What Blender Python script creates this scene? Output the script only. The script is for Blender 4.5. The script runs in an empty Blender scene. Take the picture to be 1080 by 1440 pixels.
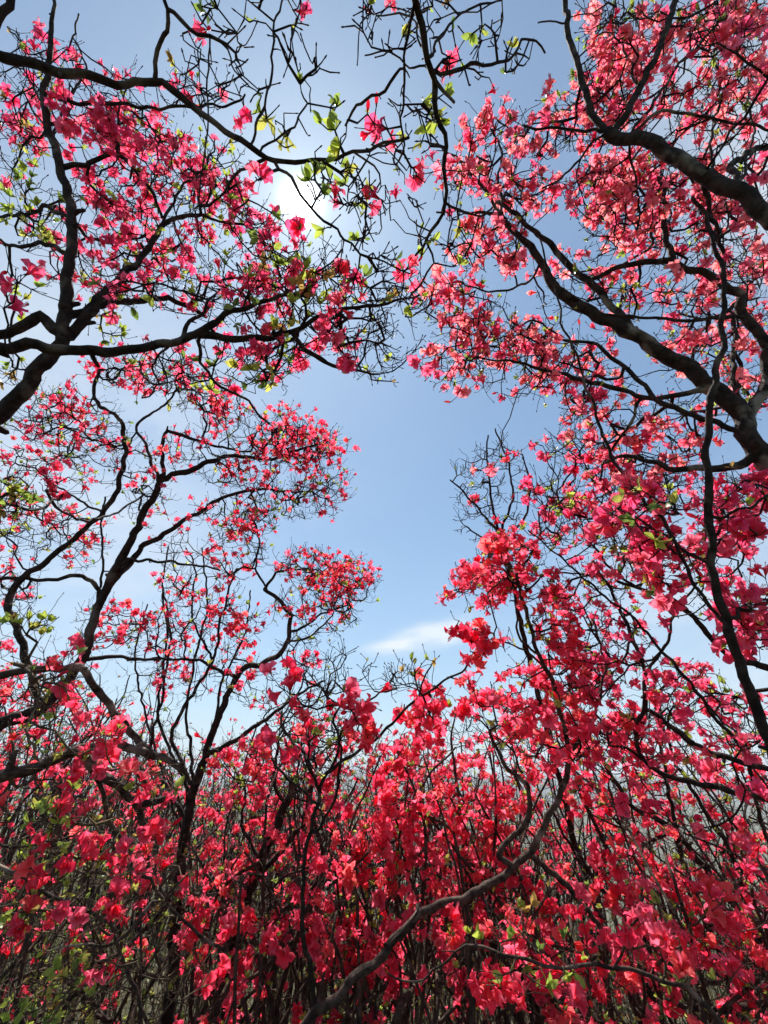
import bpy, math, random
import numpy as np
from mathutils import Matrix, Vector

# ------------------------------------------------------------------ camera, sky, sun, exposure
SC = bpy.context.scene
COL = SC.collection
PITCH = math.radians(30.0)
CAM = np.array([0.0, 0.0, 1.6])
F = 640.0                                   # focal length in photo pixels (photo 1080 x 1440)
cd = bpy.data.cameras.new("camera")
cd.sensor_fit = 'VERTICAL'; cd.sensor_height = 36.0; cd.lens = 36.0 * F / 1440.0
cd.clip_start = 0.02; cd.clip_end = 6000.0
cam = bpy.data.objects.new("camera", cd); COL.objects.link(cam)
cam.location = CAM; cam.rotation_euler = (math.pi / 2 + PITCH, 0, 0)
SC.camera = cam
FWD = np.array([0, math.cos(PITCH), math.sin(PITCH)])
UP = np.array([0, -math.sin(PITCH), math.cos(PITCH)])
RT = np.array([1.0, 0, 0])

def direction(px, py):
    v = FWD + RT * ((px - 540.0) / F) + UP * ((720.0 - py) / F)
    return v / np.linalg.norm(v)

SUN = direction(424, 284)
SUN_EL = math.asin(SUN[2]); SUN_AZ = math.atan2(SUN[0], SUN[1])
w = bpy.data.worlds.new("World"); SC.world = w; w.use_nodes = True
nt = w.node_tree; nt.nodes.clear()
N = nt.nodes.new; L = nt.links.new

def mth(op, a, b=None, c=None, clamp=False):
    n = N('ShaderNodeMath'); n.operation = op; n.use_clamp = clamp
    for i, v in enumerate((a, b, c)):
        if v is None: continue
        if isinstance(v, (int, float)): n.inputs[i].default_value = v
        else: L(v, n.inputs[i])
    return n.outputs[0]

def vmth(op, a, b=None, out=0):
    n = N('ShaderNodeVectorMath'); n.operation = op
    for i, v in enumerate((a, b)):
        if v is None: continue
        if isinstance(v, (tuple, list, np.ndarray)): n.inputs[i].default_value = tuple(float(q) for q in v)
        else: L(v, n.inputs[i])
    return n.outputs[out]

out = N('ShaderNodeOutputWorld'); bg = N('ShaderNodeBackground')
sky = N('ShaderNodeTexSky'); sky.sky_type = 'NISHITA'; sky.sun_disc = False
sky.sun_elevation = SUN_EL; sky.sun_rotation = SUN_AZ
sky.altitude = 900; sky.air_density = 1.0; sky.dust_density = 0.5; sky.ozone_density = 1.0
SKY_STRENGTH = 0.075
tc = N('ShaderNodeTexCoord'); D0 = vmth('NORMALIZE', tc.outputs['Generated'])
# the air round the sun: a white core with a soft aureole
dt = vmth('DOT_PRODUCT', D0, SUN, out=1)
ang = mth('ARCCOSINE', mth('MINIMUM', dt, 0.999999))
core = mth('MULTIPLY', mth('EXPONENT', mth('MULTIPLY', mth('POWER', mth('DIVIDE', ang, 0.022), 2.0), -1.0)), 50.0)
halo = mth('MULTIPLY', mth('EXPONENT', mth('DIVIDE', ang, -0.040)), 3.6)
halo2 = mth('MULTIPLY', mth('EXPONENT', mth('DIVIDE', ang, -0.40)), 0.75)
glow = mth('ADD', mth('ADD', core, halo), halo2)
gcol = N('ShaderNodeMix'); gcol.data_type = 'RGBA'; gcol.blend_type = 'MULTIPLY'; gcol.inputs[0].default_value = 1.0
gcol.inputs[6].default_value = (1.0, 0.99, 0.96, 1)
L(glow, gcol.inputs[7])
skyadd = N('ShaderNodeMix'); skyadd.data_type = 'RGBA'; skyadd.blend_type = 'ADD'; skyadd.inputs[0].default_value = 1.0
skt = N('ShaderNodeMix'); skt.data_type = 'RGBA'; skt.blend_type = 'MULTIPLY'; skt.inputs[0].default_value = 1.0
skt.inputs[7].default_value = (0.86, 1.04, 1.03, 1)
L(sky.outputs[0], skt.inputs[6]); L(skt.outputs[2], skyadd.inputs[6]); L(gcol.outputs[2], skyadd.inputs[7])
# thin clouds: a streaky veil and one long wisp near the horizon
sx = N('ShaderNodeSeparateXYZ'); L(D0, sx.inputs[0])
elz = mth('MAXIMUM', sx.outputs[2], 0.03)
pl = N('ShaderNodeCombineXYZ')
L(mth('DIVIDE', sx.outputs[0], mth('ADD', elz, 0.12)), pl.inputs[0]); L(mth('DIVIDE', sx.outputs[1], mth('ADD', elz, 0.12)), pl.inputs[1])
nz = N('ShaderNodeTexNoise'); nz.inputs['Scale'].default_value = 1.4; nz.inputs['Detail'].default_value = 7; nz.inputs['Roughness'].default_value = 0.58
L(pl.outputs[0], nz.inputs['Vector'])

def lobe(px, py, wx, wy, tilt=0.0, sharp=1.0):
    """a soft patch of the sky dome, wx by wy radians"""
    c = direction(px, py)
    e = np.cross(c, [0, 0, 1.0]); e /= np.linalg.norm(e); n = np.cross(e, c)
    ca, sa = math.cos(tilt), math.sin(tilt)
    e, n = e * ca + n * sa, n * ca - e * sa
    a = mth('DIVIDE', vmth('DOT_PRODUCT', D0, e, out=1), wx); b = mth('DIVIDE', vmth('DOT_PRODUCT', D0, n, out=1), wy)
    r2 = mth('ADD', mth('MULTIPLY', a, a), mth('MULTIPLY', b, b))
    front = mth('GREATER_THAN', vmth('DOT_PRODUCT', D0, c, out=1), 0.0)
    return mth('MULTIPLY', mth('EXPONENT', mth('MULTIPLY', mth('POWER', r2, sharp), -1.0)), front)

nzc = mth('MULTIPLY', mth('SUBTRACT', nz.outputs['Fac'], 0.36), 3.0, clamp=True)
veil = mth('ADD', mth('ADD', mth('MULTIPLY', lobe(60, 640, 0.36, 0.36), 1.0), mth('MULTIPLY', lobe(1090, 190, 0.13, 0.2), 1.2)),
           mth('MULTIPLY', lobe(1010, 850, 0.22, 0.16), 0.75))
veil = mth('MULTIPLY', veil, mth('ADD', mth('MULTIPLY', nzc, 0.7), 0.3))
wn = N('ShaderNodeTexNoise'); wn.inputs['Scale'].default_value = 9.0; wn.inputs['Detail'].default_value = 6
wx_ = N('ShaderNodeVectorMath'); wx_.operation = 'MULTIPLY'; L(D0, wx_.inputs[0]); wx_.inputs[1].default_value = (1.0, 1.0, 3.2); L(wx_.outputs[0], wn.inputs['Vector'])
wisp = mth('ADD', lobe(612, 892, 0.105, 0.03, 0.22, 1.9), mth('MULTIPLY', lobe(545, 911, 0.06, 0.014, 0.1, 1.5), 0.7))
wisp = mth('MULTIPLY', mth('MULTIPLY', wisp, mth('MULTIPLY', mth('SUBTRACT', wn.outputs['Fac'], 0.30), 3.2, clamp=True)), 0.85)
cl = mth('MINIMUM', mth('ADD', veil, wisp), 0.92)
hz = mth('MULTIPLY', mth('EXPONENT', mth('DIVIDE', mth('MAXIMUM', sx.outputs[2], 0.0), -0.24)), 0.62)
clm = N('ShaderNodeMix'); clm.data_type = 'RGBA'; L(cl, clm.inputs[0])
hzm = N('ShaderNodeMix'); hzm.data_type = 'RGBA'; L(mth('ADD', hz, 0.05), hzm.inputs[0]); L(skyadd.outputs[2], hzm.inputs[6]); hzm.inputs[7].default_value = (2.55, 3.05, 3.95, 1); L(hzm.outputs[2], clm.inputs[6])
clm.inputs[7].default_value = (6.0, 6.4, 6.7, 1)
L(clm.outputs[2], bg.inputs[0]); bg.inputs[1].default_value = SKY_STRENGTH; L(bg.outputs[0], out.inputs[0])

sd = bpy.data.lights.new("sun", 'SUN'); sd.energy = 5.0; sd.angle = math.radians(0.5); sd.color = (1.0, 0.94, 0.85)
so = bpy.data.objects.new("sun", sd); COL.objects.link(so)
so.rotation_euler = Vector(SUN.tolist()).to_track_quat('Z', 'Y').to_euler(); so.location = (SUN * 30).tolist()
SC.view_settings.view_transform = 'Standard'; SC.view_settings.look = 'None'
SC.view_settings.gamma = 1.0; SC.view_settings.use_curve_mapping = False
SC.view_settings.exposure = 1.05
SC.render.engine = 'CYCLES'
SC.cycles.max_bounces = 8; SC.cycles.diffuse_bounces = 4; SC.cycles.transmission_bounces = 6; SC.cycles.glossy_bounces = 2

# ------------------------------------------------------------------ helpers
RNG = np.random.default_rng(7)

def at(px, py, d):
    return CAM + d * (FWD + RT * ((px - 540.0) / F) + UP * ((720.0 - py) / F))

def project(P):
    q = np.asarray(P) - CAM
    d = q @ FWD
    dd = np.where(np.abs(d) < 1e-4, 1e-4, d)
    return 540 + F * (q @ RT) / dd, 720 - F * (q @ UP) / dd, d

def ground_z(x, y):
    x = np.asarray(x, float); y = np.asarray(y, float)
    bank = 0.22 * np.clip(-1.3 - x, 0, 5) * np.clip((y - 0.5) / 2.0, 0, 1)
    fall = -0.2 * np.clip(y - 4.5, 0, 170) * (0.55 + 0.45 * np.clip((x + 2.0) / 4.0, 0, 1))
    bump = 0.05 * np.sin(x * 1.9 + 0.4) * np.cos(y * 1.5) + 0.03 * np.sin(x * 4.3 + y * 3.1)
    return bank + fall + bump

def tag(o, label=None, cat=None, group=None, kind=None):
    if label: o['label'] = label
    if cat: o['category'] = cat
    if group: o['group'] = group
    if kind: o['kind'] = kind
    return o

class MB:
    """collects polygons (quads and triangles) with a colour per vertex"""
    def __init__(s): s.v = []; s.f4 = []; s.f3 = []; s.c = []; s.n = 0
    def add(s, v, f4=None, f3=None, c=None):
        v = np.asarray(v, float)
        s.v.append(v)
        if f4 is not None and len(f4): s.f4.append(np.asarray(f4, int) + s.n)
        if f3 is not None and len(f3): s.f3.append(np.asarray(f3, int) + s.n)
        if c is None: c = np.ones((len(v), 4))
        s.c.append(c); s.n += len(v)
    def mesh(s, name, mat, color=False, smooth=True):
        me = bpy.data.meshes.new(name)
        V = np.concatenate(s.v) if s.v else np.zeros((0, 3))
        q = np.concatenate(s.f4) if s.f4 else np.zeros((0, 4), int)
        t = np.concatenate(s.f3) if s.f3 else np.zeros((0, 3), int)
        me.vertices.add(len(V)); me.vertices.foreach_set('co', V.astype(np.float32).ravel())
        lv = np.concatenate([q.ravel(), t.ravel()]); me.loops.add(len(lv)); me.loops.foreach_set('vertex_index', lv.astype(np.int32))
        tot = np.concatenate([np.full(len(q), 4), np.full(len(t), 3)]); st = np.concatenate([[0], np.cumsum(tot)[:-1]]) if len(tot) else tot
        me.polygons.add(len(tot)); me.polygons.foreach_set('loop_start', st.astype(np.int32)); me.polygons.foreach_set('loop_total', tot.astype(np.int32))
        me.polygons.foreach_set('use_smooth', np.full(len(tot), smooth, bool))
        if color:
            a = me.color_attributes.new('tint', 'FLOAT_COLOR', 'POINT')
            a.data.foreach_set('color', np.concatenate(s.c).astype(np.float32).ravel())
        me.materials.append(mat); me.update(); me.validate()
        return me

def link(name, me, parent=None):
    o = bpy.data.objects.new(name, me); COL.objects.link(o)
    if parent is not None:
        o.parent = parent
        o.matrix_parent_inverse = Matrix.Translation(-WORLD_POS.get(parent.name, Vector((0, 0, 0))))
    return o
WORLD_POS = {}

# ------------------------------------------------------------------ materials
def new_mat(name):
    m = bpy.data.materials.new(name); m.use_nodes = True
    m.node_tree.nodes.clear()
    return m, m.node_tree.nodes.new, m.node_tree.links.new

def thin_mat(name, trans, rough, gain=1.0, spec=0.25):
    m, n, l = new_mat(name)
    o = n('ShaderNodeOutputMaterial'); mix = n('ShaderNodeMixShader'); p = n('ShaderNodeBsdfPrincipled'); t = n('ShaderNodeBsdfTranslucent')
    a = n('ShaderNodeAttribute'); a.attribute_name = 'tint'
    p.inputs['Roughness'].default_value = rough; p.inputs['Specular IOR Level'].default_value = spec
    nz = n('ShaderNodeTexNoise'); nz.inputs['Scale'].default_value = 160.0; nz.inputs['Detail'].default_value = 2
    tcx = n('ShaderNodeTexCoord'); l(tcx.outputs['Object'], nz.inputs['Vector'])
    rng = n('ShaderNodeMapRange'); rng.inputs[3].default_value = 0.8; rng.inputs[4].default_value = 1.18; l(nz.outputs['Fac'], rng.inputs[0])
    mu = n('ShaderNodeVectorMath'); mu.operation = 'SCALE'; l(a.outputs['Color'], mu.inputs[0]); l(rng.outputs[0], mu.inputs[3])
    l(mu.outputs[0], p.inputs['Base Color'])
    g = n('ShaderNodeVectorMath'); g.operation = 'SCALE'; g.inputs[3].default_value = gain; l(mu.outputs[0], g.inputs[0]); l(g.outputs[0], t.inputs['Color'])
    mix.inputs[0].default_value = trans; l(p.outputs[0], mix.inputs[1]); l(t.outputs[0], mix.inputs[2]); l(mix.outputs[0], o.inputs[0])
    return m

M_PETAL = thin_mat('petal', 0.72, 0.5, 1.15, 0.2)
M_LEAF = thin_mat('leaf', 0.5, 0.42, 1.25, 0.35)

def bark_mat(name, c0, c1, c2, scale=1.0):
    m, n, l = new_mat(name)
    o = n('ShaderNodeOutputMaterial'); p = n('ShaderNodeBsdfPrincipled'); p.inputs['Roughness'].default_value = 0.85
    p.inputs['Specular IOR Level'].default_value = 0.25
    tcx = n('ShaderNodeTexCoord')
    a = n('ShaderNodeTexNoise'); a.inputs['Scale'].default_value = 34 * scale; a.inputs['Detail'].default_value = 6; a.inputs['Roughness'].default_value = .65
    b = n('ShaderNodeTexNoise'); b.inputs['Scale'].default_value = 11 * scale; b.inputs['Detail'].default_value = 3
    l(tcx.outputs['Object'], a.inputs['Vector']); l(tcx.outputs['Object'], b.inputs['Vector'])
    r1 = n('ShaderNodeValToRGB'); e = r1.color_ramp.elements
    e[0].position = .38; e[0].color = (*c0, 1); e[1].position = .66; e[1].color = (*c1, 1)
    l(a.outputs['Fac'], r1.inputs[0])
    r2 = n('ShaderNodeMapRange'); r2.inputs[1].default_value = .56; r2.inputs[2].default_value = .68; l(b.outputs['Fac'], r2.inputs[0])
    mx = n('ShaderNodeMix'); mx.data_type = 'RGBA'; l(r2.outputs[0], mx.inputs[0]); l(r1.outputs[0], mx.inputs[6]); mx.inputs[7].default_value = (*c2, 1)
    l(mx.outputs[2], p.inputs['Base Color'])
    bp = n('ShaderNodeBump'); bp.inputs['Strength'].default_value = 1.0; bp.inputs['Distance'].default_value = .012
    l(a.outputs['Fac'], bp.inputs['Height']); l(bp.outputs[0], p.inputs['Normal']); l(p.outputs[0], o.inputs[0])
    return m

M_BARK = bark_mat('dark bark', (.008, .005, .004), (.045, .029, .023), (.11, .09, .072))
M_GREY = bark_mat('grey bark', (.016, .010, .008), (.10, .068, .052), (.25, .20, .165))
M_LICHEN = bark_mat('lichen bark', (.008, .006, .005), (.06, .043, .035), (.24, .22, .185))
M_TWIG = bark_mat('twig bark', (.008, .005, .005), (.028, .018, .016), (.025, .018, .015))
M_SCRUB = bark_mat('scrub bark', (.02, .012, .009), (.085, .055, .04), (.10, .075, .05))
M_DRY = bark_mat('dry stem', (.04, .028, .018), (.13, .095, .06), (.17, .15, .07))

def ground_mat():
    m, n, l = new_mat('leaf litter')
    o = n('ShaderNodeOutputMaterial'); p = n('ShaderNodeBsdfPrincipled'); p.inputs['Roughness'].default_value = .95
    tcx = n('ShaderNodeTexCoord')
    a = n('ShaderNodeTexNoise'); a.inputs['Scale'].default_value = 14; a.inputs['Detail'].default_value = 9; a.inputs['Roughness'].default_value = .7
    b = n('ShaderNodeTexNoise'); b.inputs['Scale'].default_value = .35; b.inputs['Detail'].default_value = 6
    l(tcx.outputs['Object'], a.inputs['Vector']); l(tcx.outputs['Object'], b.inputs['Vector'])
    r = n('ShaderNodeValToRGB'); e = r.color_ramp.elements
    e[0].position = .35; e[0].color = (.02, .014, .009, 1); e[1].position = .68; e[1].color = (.13, .085, .05, 1)
    k = e.new(.55); k.color = (.055, .045, .022, 1)
    l(a.outputs['Fac'], r.inputs[0])
    mx = n('ShaderNodeMix'); mx.data_type = 'RGBA'; l(b.outputs['Fac'], mx.inputs[0]); l(r.outputs[0], mx.inputs[6]); mx.inputs[7].default_value = (.06, .07, .03, 1)
    l(mx.outputs[2], p.inputs['Base Color'])
    bp = n('ShaderNodeBump'); bp.inputs['Distance'].default_value = .04; l(a.outputs['Fac'], bp.inputs['Height']); l(bp.outputs[0], p.inputs['Normal'])
    l(p.outputs[0], o.inputs[0]); return m

def hill_mat():
    m, n, l = new_mat('wooded hillside')
    o = n('ShaderNodeOutputMaterial'); p = n('ShaderNodeBsdfPrincipled'); p.inputs['Roughness'].default_value = 1
    p.inputs['Specular IOR Level'].default_value = 0
    tcx = n('ShaderNodeTexCoord')
    a = n('ShaderNodeTexNoise'); a.inputs['Scale'].default_value = .03; a.inputs['Detail'].default_value = 10; a.inputs['Roughness'].default_value = .65
    l(tcx.outputs['Object'], a.inputs['Vector'])
    r = n('ShaderNodeValToRGB'); e = r.color_ramp.elements
    e[0].position = .35; e[0].color = (.05, .06, .055, 1); e[1].position = .65; e[1].color = (.12, .125, .11, 1)
    l(a.outputs['Fac'], r.inputs[0]); l(r.outputs[0], p.inputs['Base Color']); l(p.outputs[0], o.inputs[0]); return m

# ------------------------------------------------------------------ setting: ground and far hills
def grid_mesh(xs, ys, zf, mat, name):
    X, Y = np.meshgrid(xs, ys); Z = zf(X, Y)
    V = np.stack([X.ravel(), Y.ravel(), Z.ravel()], 1); nx, ny = len(xs), len(ys)
    i, j = np.meshgrid(np.arange(nx - 1), np.arange(ny - 1)); a = (j * nx + i).ravel()
    m = MB(); m.add(V, np.stack([a, a + 1, a + nx + 1, a + nx], 1)); return m.mesh(name, mat)

def spread(a, b, n0, lim, n1):
    core_ = np.linspace(a, b, n0)
    t = np.geomspace(1.0, lim / max(abs(b), 1), n1)[1:]
    return core_, t
cx = np.linspace(-9, 9, 90); ext = np.geomspace(9, 2600, 28)[1:]
xs = np.concatenate([-ext[::-1], cx, ext])
ys = np.concatenate([-np.geomspace(5, 500, 14)[::-1], np.linspace(-4.8, 11, 80), np.geomspace(11.3, 2600, 36)])
link('ground', grid_mesh(xs, ys, ground_z, ground_mat(), 'ground'))['kind'] = 'structure'

def hill_z(X, Y):
    r = np.sqrt(X * X + Y * Y); a = np.arctan2(X, Y)
    ridge = 34 * np.sin(a * 5 + 1.0) + 18 * np.sin(a * 11 + 2.2) + 9 * np.sin(a * 23) + 5 * np.sin(a * 51 + 1)
    t = np.clip((r - 320) / 1100, 0, 1)
    return -60 + (52 + ridge * .35) * t * t * (3 - 2 * t) + 5 * np.sin(X * .021) * np.cos(Y * .017)
hx = np.linspace(-2500, 2500, 120); hy = np.linspace(120, 2500, 80)
link('hills', grid_mesh(hx, hy, hill_z, hill_mat(), 'hills'))['kind'] = 'structure'

# ------------------------------------------------------------------ flower and leaf shapes
def flower_template(rows, cols, seed, openness=1.0, stamens=5, bud=False):
    """unit flower: opens along +Z, reach of a petal about 1; returns verts, quads, tris, weights (petal 0..1 along, kind)"""
    r = np.random.default_rng(seed)
    V = []; Q = []; T = []; K = []; n = 0
    if bud:
        prof = [(0, .10), (.3, .2), (.75, .27), (1.15, .2), (1.5, .03)]
        for z, rad in prof:
            for k in range(6):
                a = k * math.pi / 3 + z * .5; V.append((rad * math.cos(a), rad * math.sin(a), z)); K.append((z / 1.5, 0))
        for i in range(4):
            for k in range(6): Q.append((i * 6 + k, i * 6 + (k + 1) % 6, i * 6 + 6 + (k + 1) % 6, i * 6 + 6 + k))
        n = 30
    else:
        vs = np.linspace(0, 1, rows) ** .85
        for p in range(5):
            a0 = p * 2 * math.pi / 5 + r.normal(0, .1)
            op = openness * r.uniform(.78, 1.12); ln = r.uniform(.88, 1.1); curl = r.uniform(-.1, .35); tw = r.normal(0, .18)
            er, et = np.array([math.cos(a0), math.sin(a0), 0]), np.array([-math.sin(a0), math.cos(a0), 0])
            for v in vs:
                rad = np.interp(v, [0, .3, .55, .8, 1], [.07, .2, .52, .9, 1.12]) * op * ln
                z = np.interp(v, [0, .3, .55, .8, 1], [0, .42, .66, .74, .68 - curl]) * ln + (1 - op) * v * .9
                wd = np.interp(v, [0, .25, .5, .72, .9, 1], [.06, .15, .30, .40, .35, .14])
                for u in np.linspace(-1, 1, cols):
                    ruf = .05 * math.sin(v * 9 + u * 3 + p * 2 + seed) * v
                    P = er * rad + et * wd * u + np.array([0, 0, z + .13 * u * u * v + tw * u * v + ruf]) + r.normal(0, .008, 3) * v
                    P -= er * (.2 * u * u * v)
                    V.append(tuple(P)); K.append((v, 4 if p == 0 and .3 < v < .72 and abs(u) < .8 else 0))
            for i in range(rows - 1):
                for j in range(cols - 1):
                    a = n + i * cols + j; Q.append((a, a + 1, a + cols + 1, a + cols))
            n += rows * cols
        for k in range(stamens):
            a = r.uniform(0, 2 * math.pi); sp = r.uniform(.1, .34); ln = r.uniform(1.25, 1.7); b = r.uniform(-.2, .5)
            c0 = np.array([math.cos(a) * .03, math.sin(a) * .03, .2]); c1 = np.array([math.cos(a) * sp * .5, math.sin(a) * sp * .5, .75 * ln]); c2 = np.array([math.cos(a) * sp + b * .2, math.sin(a) * sp + .15, ln])
            s = np.array([-math.sin(a), math.cos(a), 0]) * .028
            for c, f, kk in ((c0, 1, 1), (c1, 1, 1), (c2, 1.8, 2)):
                V += [tuple(c - s * f), tuple(c + s * f)]; K += [(1, kk), (1, kk)]
            Q += [(n, n + 1, n + 3, n + 2), (n + 2, n + 3, n + 5, n + 4)]; n += 6
    # calyx and stalk
    for z, rad in ((-.45, .035), (-.02, .05), (.14, .12)):
        for k in range(4):
            a = k * math.pi / 2; V.append((rad * math.cos(a), rad * math.sin(a), z)); K.append((0, 3))
    for i in range(2):
        for k in range(4): Q.append((n + i * 4 + k, n + i * 4 + (k + 1) % 4, n + i * 4 + 4 + (k + 1) % 4, n + i * 4 + 4 + k))
    V = np.array(V); V[:, 2] += .45
    return V, np.array(Q), np.array(K)

LOW = [flower_template(5, 3, 11, 1.0, 3), flower_template(5, 3, 12, .72, 3), flower_template(5, 3, 13, .9, 3), flower_template(5, 3, 14, 1.05, 3), flower_template(5, 3, 15, .5, 2), flower_template(4, 3, 16, 1, 0, bud=True)]
HIGH = [flower_template(7, 5, 11, 1.0, 8), flower_template(7, 5, 12, .72, 7), flower_template(7, 5, 13, .9, 8), flower_template(7, 5, 14, 1.05, 8), flower_template(7, 5, 15, .5, 6), flower_template(7, 5, 16, 1, 0, bud=True)]
# petal colours: base, tip
PALS = {'coral': [((.87, .17, .24), (.91, .24, .32)), ((.85, .13, .20), (.89, .18, .27)), ((.88, .24, .23), (.92, .29, .33)), ((.82, .07, .17), (.87, .11, .23)), ((.86, .17, .20), (.90, .27, .27))],
        'pink': [((.82, .09, .19), (.87, .14, .26)), ((.82, .07, .15), (.86, .11, .22)), ((.78, .05, .15), (.86, .09, .22)), ((.84, .12, .18), (.88, .17, .26))],
        'red': [((.83, .05, .10), (.88, .08, .15)), ((.85, .07, .14), (.90, .11, .20)), ((.79, .03, .08), (.85, .05, .12)), ((.85, .10, .11), (.90, .15, .16)), ((.86, .11, .20), (.91, .17, .27)), ((.83, .065, .14), (.88, .10, .19))]}

def flower_colors(K, pal):
    c0, c1 = np.array(pal[0]), np.array(pal[1])
    v = K[:, :1]; C = c0 * (1 - v) + c1 * v
    C[K[:, 1] == 4] *= (.80, .45, .6); C[K[:, 1] == 1] = (.75, .12, .2); C[K[:, 1] == 2] = (.16, .04, .05); C[K[:, 1] == 3] = (.17, .13, .04)
    return np.concatenate([C, np.ones((len(C), 1))], 1)

SHARED = {}
def blossom_mesh(var, pname, pi):
    k = (var, pname, pi)
    if k not in SHARED:
        V, Q, K = HIGH[var]; m = MB(); m.add(V, Q, None, flower_colors(K, PALS[pname][pi])); SHARED[k] = m.mesh('blossom', M_PETAL, True)
    return SHARED[k]

def leaf_template():
    V = []; Q = []
    rows = [(0, .03, 0), (.25, .2, .05), (.55, .27, .06), (.82, .17, .0), (1, .02, -.08)]
    for x, hw, z in rows:
        for u in (-1, 0, 1): V.append((x, hw * u, z + .35 * hw * abs(u)))
    for i in range(4):
        for j in range(2): a = i * 3 + j; Q.append((a, a + 1, a + 4, a + 3))
    return np.array(V), np.array(Q)
LEAF = leaf_template()
LEAF_COLS = np.array([(.38, .46, .07), (.30, .40, .07), (.48, .48, .10), (.16, .24, .05), (.42, .28, .08)])

def frame_from(axis, rng):
    a = np.asarray(axis, float); a = a / (np.linalg.norm(a) + 1e-9)
    r = rng.normal(size=3); u = np.cross(a, r); u /= np.linalg.norm(u) + 1e-9
    return np.stack([u, np.cross(a, u), a], 1)          # columns: x, y, z=axis

# ------------------------------------------------------------------ branching
def unit(v): return v / (np.linalg.norm(v, axis=-1, keepdims=True) + 1e-9)

def tube(mb, P, R, sides, cap=True):
    P = np.asarray(P); R = np.asarray(R); n = len(P)
    if n < 2: return
    T = np.empty_like(P); T[1:-1] = P[2:] - P[:-2]; T[0] = P[1] - P[0]; T[-1] = P[-1] - P[-2]; T = unit(T)
    U = np.empty_like(P)
    ref = np.eye(3)[np.argmin(np.abs(T[0]))]; u = np.cross(T[0], ref); u /= np.linalg.norm(u)
    for i in range(n):
        u = u - T[i] * (u @ T[i]); u /= np.linalg.norm(u) + 1e-9; U[i] = u
    W = np.cross(T, U)
    a = np.arange(sides) * 2 * math.pi / sides
    V = P[:, None, :] + R[:, None, None] * (np.cos(a)[None, :, None] * U[:, None, :] + np.sin(a)[None, :, None] * W[:, None, :])
    if sides >= 7:      # knotty section for the thick wood
        k = 1 + .06 * np.sin(3 * a + P[0, 0] * 9)[None, :] * np.sin(np.arange(n) * .21)[:, None] + .06 * np.sin(2 * a)[None, :] * np.cos(np.arange(n) * .12)[:, None]
        k = k + .05 * np.random.default_rng(n).normal(size=k.shape) + .07 * np.sin(V[:, :, 0] * 130 + 4 * np.sin(V[:, :, 2] * 60)) * np.sin(V[:, :, 1] * 110 + V[:, :, 2] * 70)
        V = P[:, None, :] + (V - P[:, None, :]) * k[:, :, None]
    V = V.reshape(-1, 3)
    i, j = np.meshgrid(np.arange(n - 1), np.arange(sides), indexing='ij'); j2 = (j + 1) % sides
    Q = np.stack([i * sides + j, i * sides + j2, (i + 1) * sides + j2, (i + 1) * sides + j], -1).reshape(-1, 4)
    T3 = None
    if cap:
        V = np.vstack([V, P[-1] + T[-1] * R[-1] * .8]); b = (n - 1) * sides
        T3 = np.array([(b + k, b + (k + 1) % sides, n * sides) for k in range(sides)])
    mb.add(V, Q, T3)

def catmull(P, R, step):
    P = np.asarray(P, float); R = np.asarray(R, float)
    E = np.vstack([2 * P[0] - P[1], P, 2 * P[-1] - P[-2]]); out_p = []; out_r = []
    for i in range(len(P) - 1):
        p0, p1, p2, p3 = E[i:i + 4]; n = max(2, int(np.linalg.norm(p2 - p1) / step) + 1)
        t = np.linspace(0, 1, n, endpoint=False)[:, None]
        q_ = p1 + (p2 - p1) * t
        out_p.append(.45 * q_ + .55 * .5 * ((2 * p1) + (p2 - p0) * t + (2 * p0 - 5 * p1 + 4 * p2 - p3) * t ** 2 + (3 * p1 - p0 - 3 * p2 + p3) * t ** 3))
        out_r.append(R[i] + (R[i + 1] - R[i]) * t[:, 0])
    out_p.append(P[-1:]); out_r.append(R[-1:])
    return np.concatenate(out_p), np.concatenate(out_r)

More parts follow.
